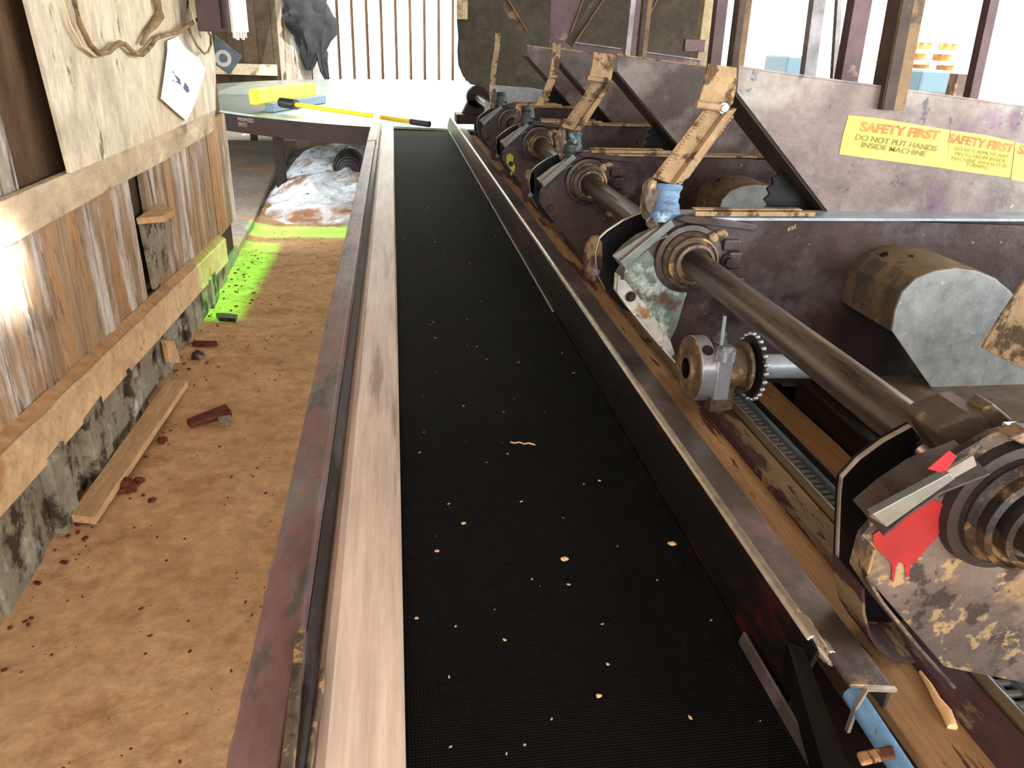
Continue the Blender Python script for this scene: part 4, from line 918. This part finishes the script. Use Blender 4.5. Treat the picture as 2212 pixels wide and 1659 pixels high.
# dull red cross rail past the far end of the guard
pa = P(1005, 285, Y=6.9)
tag(MB().bb(pa.x-.15, pa.x+.6, 7.45, 7.55, .66, .80).build('red_rail', M['redrail'], bevel=.004), 'dull red rail crossing below the far end of the conveyor', 'rail')
# ============================================================ OUTSIDE
def acbox(a, b_, y, wpx, hpx, label):
    p = P(a, b_, Y=y); k = y*1.1/1660; wd = wpx*k; h = hpx*k
    r = thing('utility_box', V((p.x, y, 0)), label, 'box', 'pale blue boxes standing outdoors')
    MB().bb(p.x-wd/2, p.x+wd/2, y, y+.8, p.z-h/2, p.z+h/2).build('body', M['hvac'], r, bevel=.03)
    MB().bb(p.x-wd*.42, p.x+wd*.42, y+.05, y+.7, -.06, p.z-h/2-.001).build('stand', M['dark'], r, bevel=.01)
acbox(1732, 143, 12, 62, 36, 'pale blue box outdoors, seen past the thin grey post')
acbox(2024, 178, 10, 72, 44, 'pale blue box outdoors beside the stacked pallets')
def pallets(a, b_, y, n, wpx, label):
    p = P(a, b_, Y=y); k = y*1.1/1660; wd = wpx*k
    for j in range(n):
        r = thing('pallet', V((p.x, y, p.z+j*.17)), label % ('lowest', 'second', 'third', 'topmost')[min(j, 3)], 'pallet', 'pallets stacked outdoors')
        z = p.z+j*.17; sft = random.uniform(-.1, .1)
        mb = MB()
        for t in range(5): mb.bb(p.x-wd/2+sft, p.x+wd/2+sft, y+t*.22, y+t*.22+.14, z+.11, z+.13)
        mb.build('deck', M['pallet'], r)
        for t in range(3): MB().bb(p.x-wd/2+sft+t*(wd-.12)/2, p.x-wd/2+sft+t*(wd-.12)/2+.12, y, y+1.0, z, z+.109).build('bearer', M['pallet'], r)
    tag(MB().bb(p.x-wd/2, p.x+wd/2, y, y+1, -.06, p.z-.001).build('log_stack', M['pallet'], bevel=.01), 'timber stack under the outdoor pallets', 'timber')
pallets(2000, 178, 13, 4, 120, '%s of the sunlit pallets stacked outdoors')
pa = P(2076, 185, Y=6)
tag(MB().bb(pa.x-.05, pa.x+.05, 6, 6.1, -.06, P(2076, 160, Y=6).z).build('short_post', M['post'], bevel=.003), 'short dark stub post right of the outdoor pale blue box', 'post')

# ============================================================ BELT DEBRIS
big = [(1452, 1174, .011, 'largest oval wood chip near the right edge of the belt'), (1220, 1207, .010, 'pale squarish wood chip on the middle of the belt'),
       (1001, 1130, .007, 'small curled wood chip left of the belt middle'), (944, 1190, .006, 'tiny pale chip near the left edge of the belt'),
       (1294, 1503, .006, 'wood chip low on the belt towards the camera'), (1295, 1038, .005, 'small chip on the belt below the long sliver, to the right'), (900, 1335, .005, 'pinkish chip beside the slide strip low on the belt')]
for k, (a, b_, s_, lb) in enumerate(big):
    p = P(a, b_, Z=ZBELT+.007)
    tag(MB().blob(p, (s_*.62, s_*.5, s_*.22), .45, 2, k).build('wood_chip', M['chip'], smooth=.5), lb, 'wood chip', 'wood chips on the belt')
pts = [P(a, b_, Z=ZBELT+.008) for a, b_ in [(1103, 955), (1112, 957), (1122, 955), (1132, 959), (1142, 957), (1156, 961)]]
tag(MB().tube(pts, .0016, 6).build('wood_sliver', M['chip']), 'long thin wood sliver lying across the belt', 'sliver')
base = MB().blob(V((0, 0, 0)), (.0022, .0016, .0008), .4, 1, 3).build('wood_chip', M['chip'])
first = True
for k in range(110):
    yy = .62+6.0*random.random()**1.5; xx = random.uniform(.02, .44) if random.random() < .6 else random.gauss(.17, .08)
    xx = min(.44, max(.02, xx))
    o = base if first else base.copy()
    if not first: COL.objects.link(o)
    first = False
    o.location = (xx, yy, ZBELT+.0058); s_ = random.uniform(.5, 1.5); o.scale = (s_*random.uniform(.6, 1.6), s_, s_); o.rotation_euler = (0, 0, random.uniform(0, 3))
    tag(o, 'tiny pale wood speck lying on the black belt', 'wood chip', 'tiny wood specks on the belt')
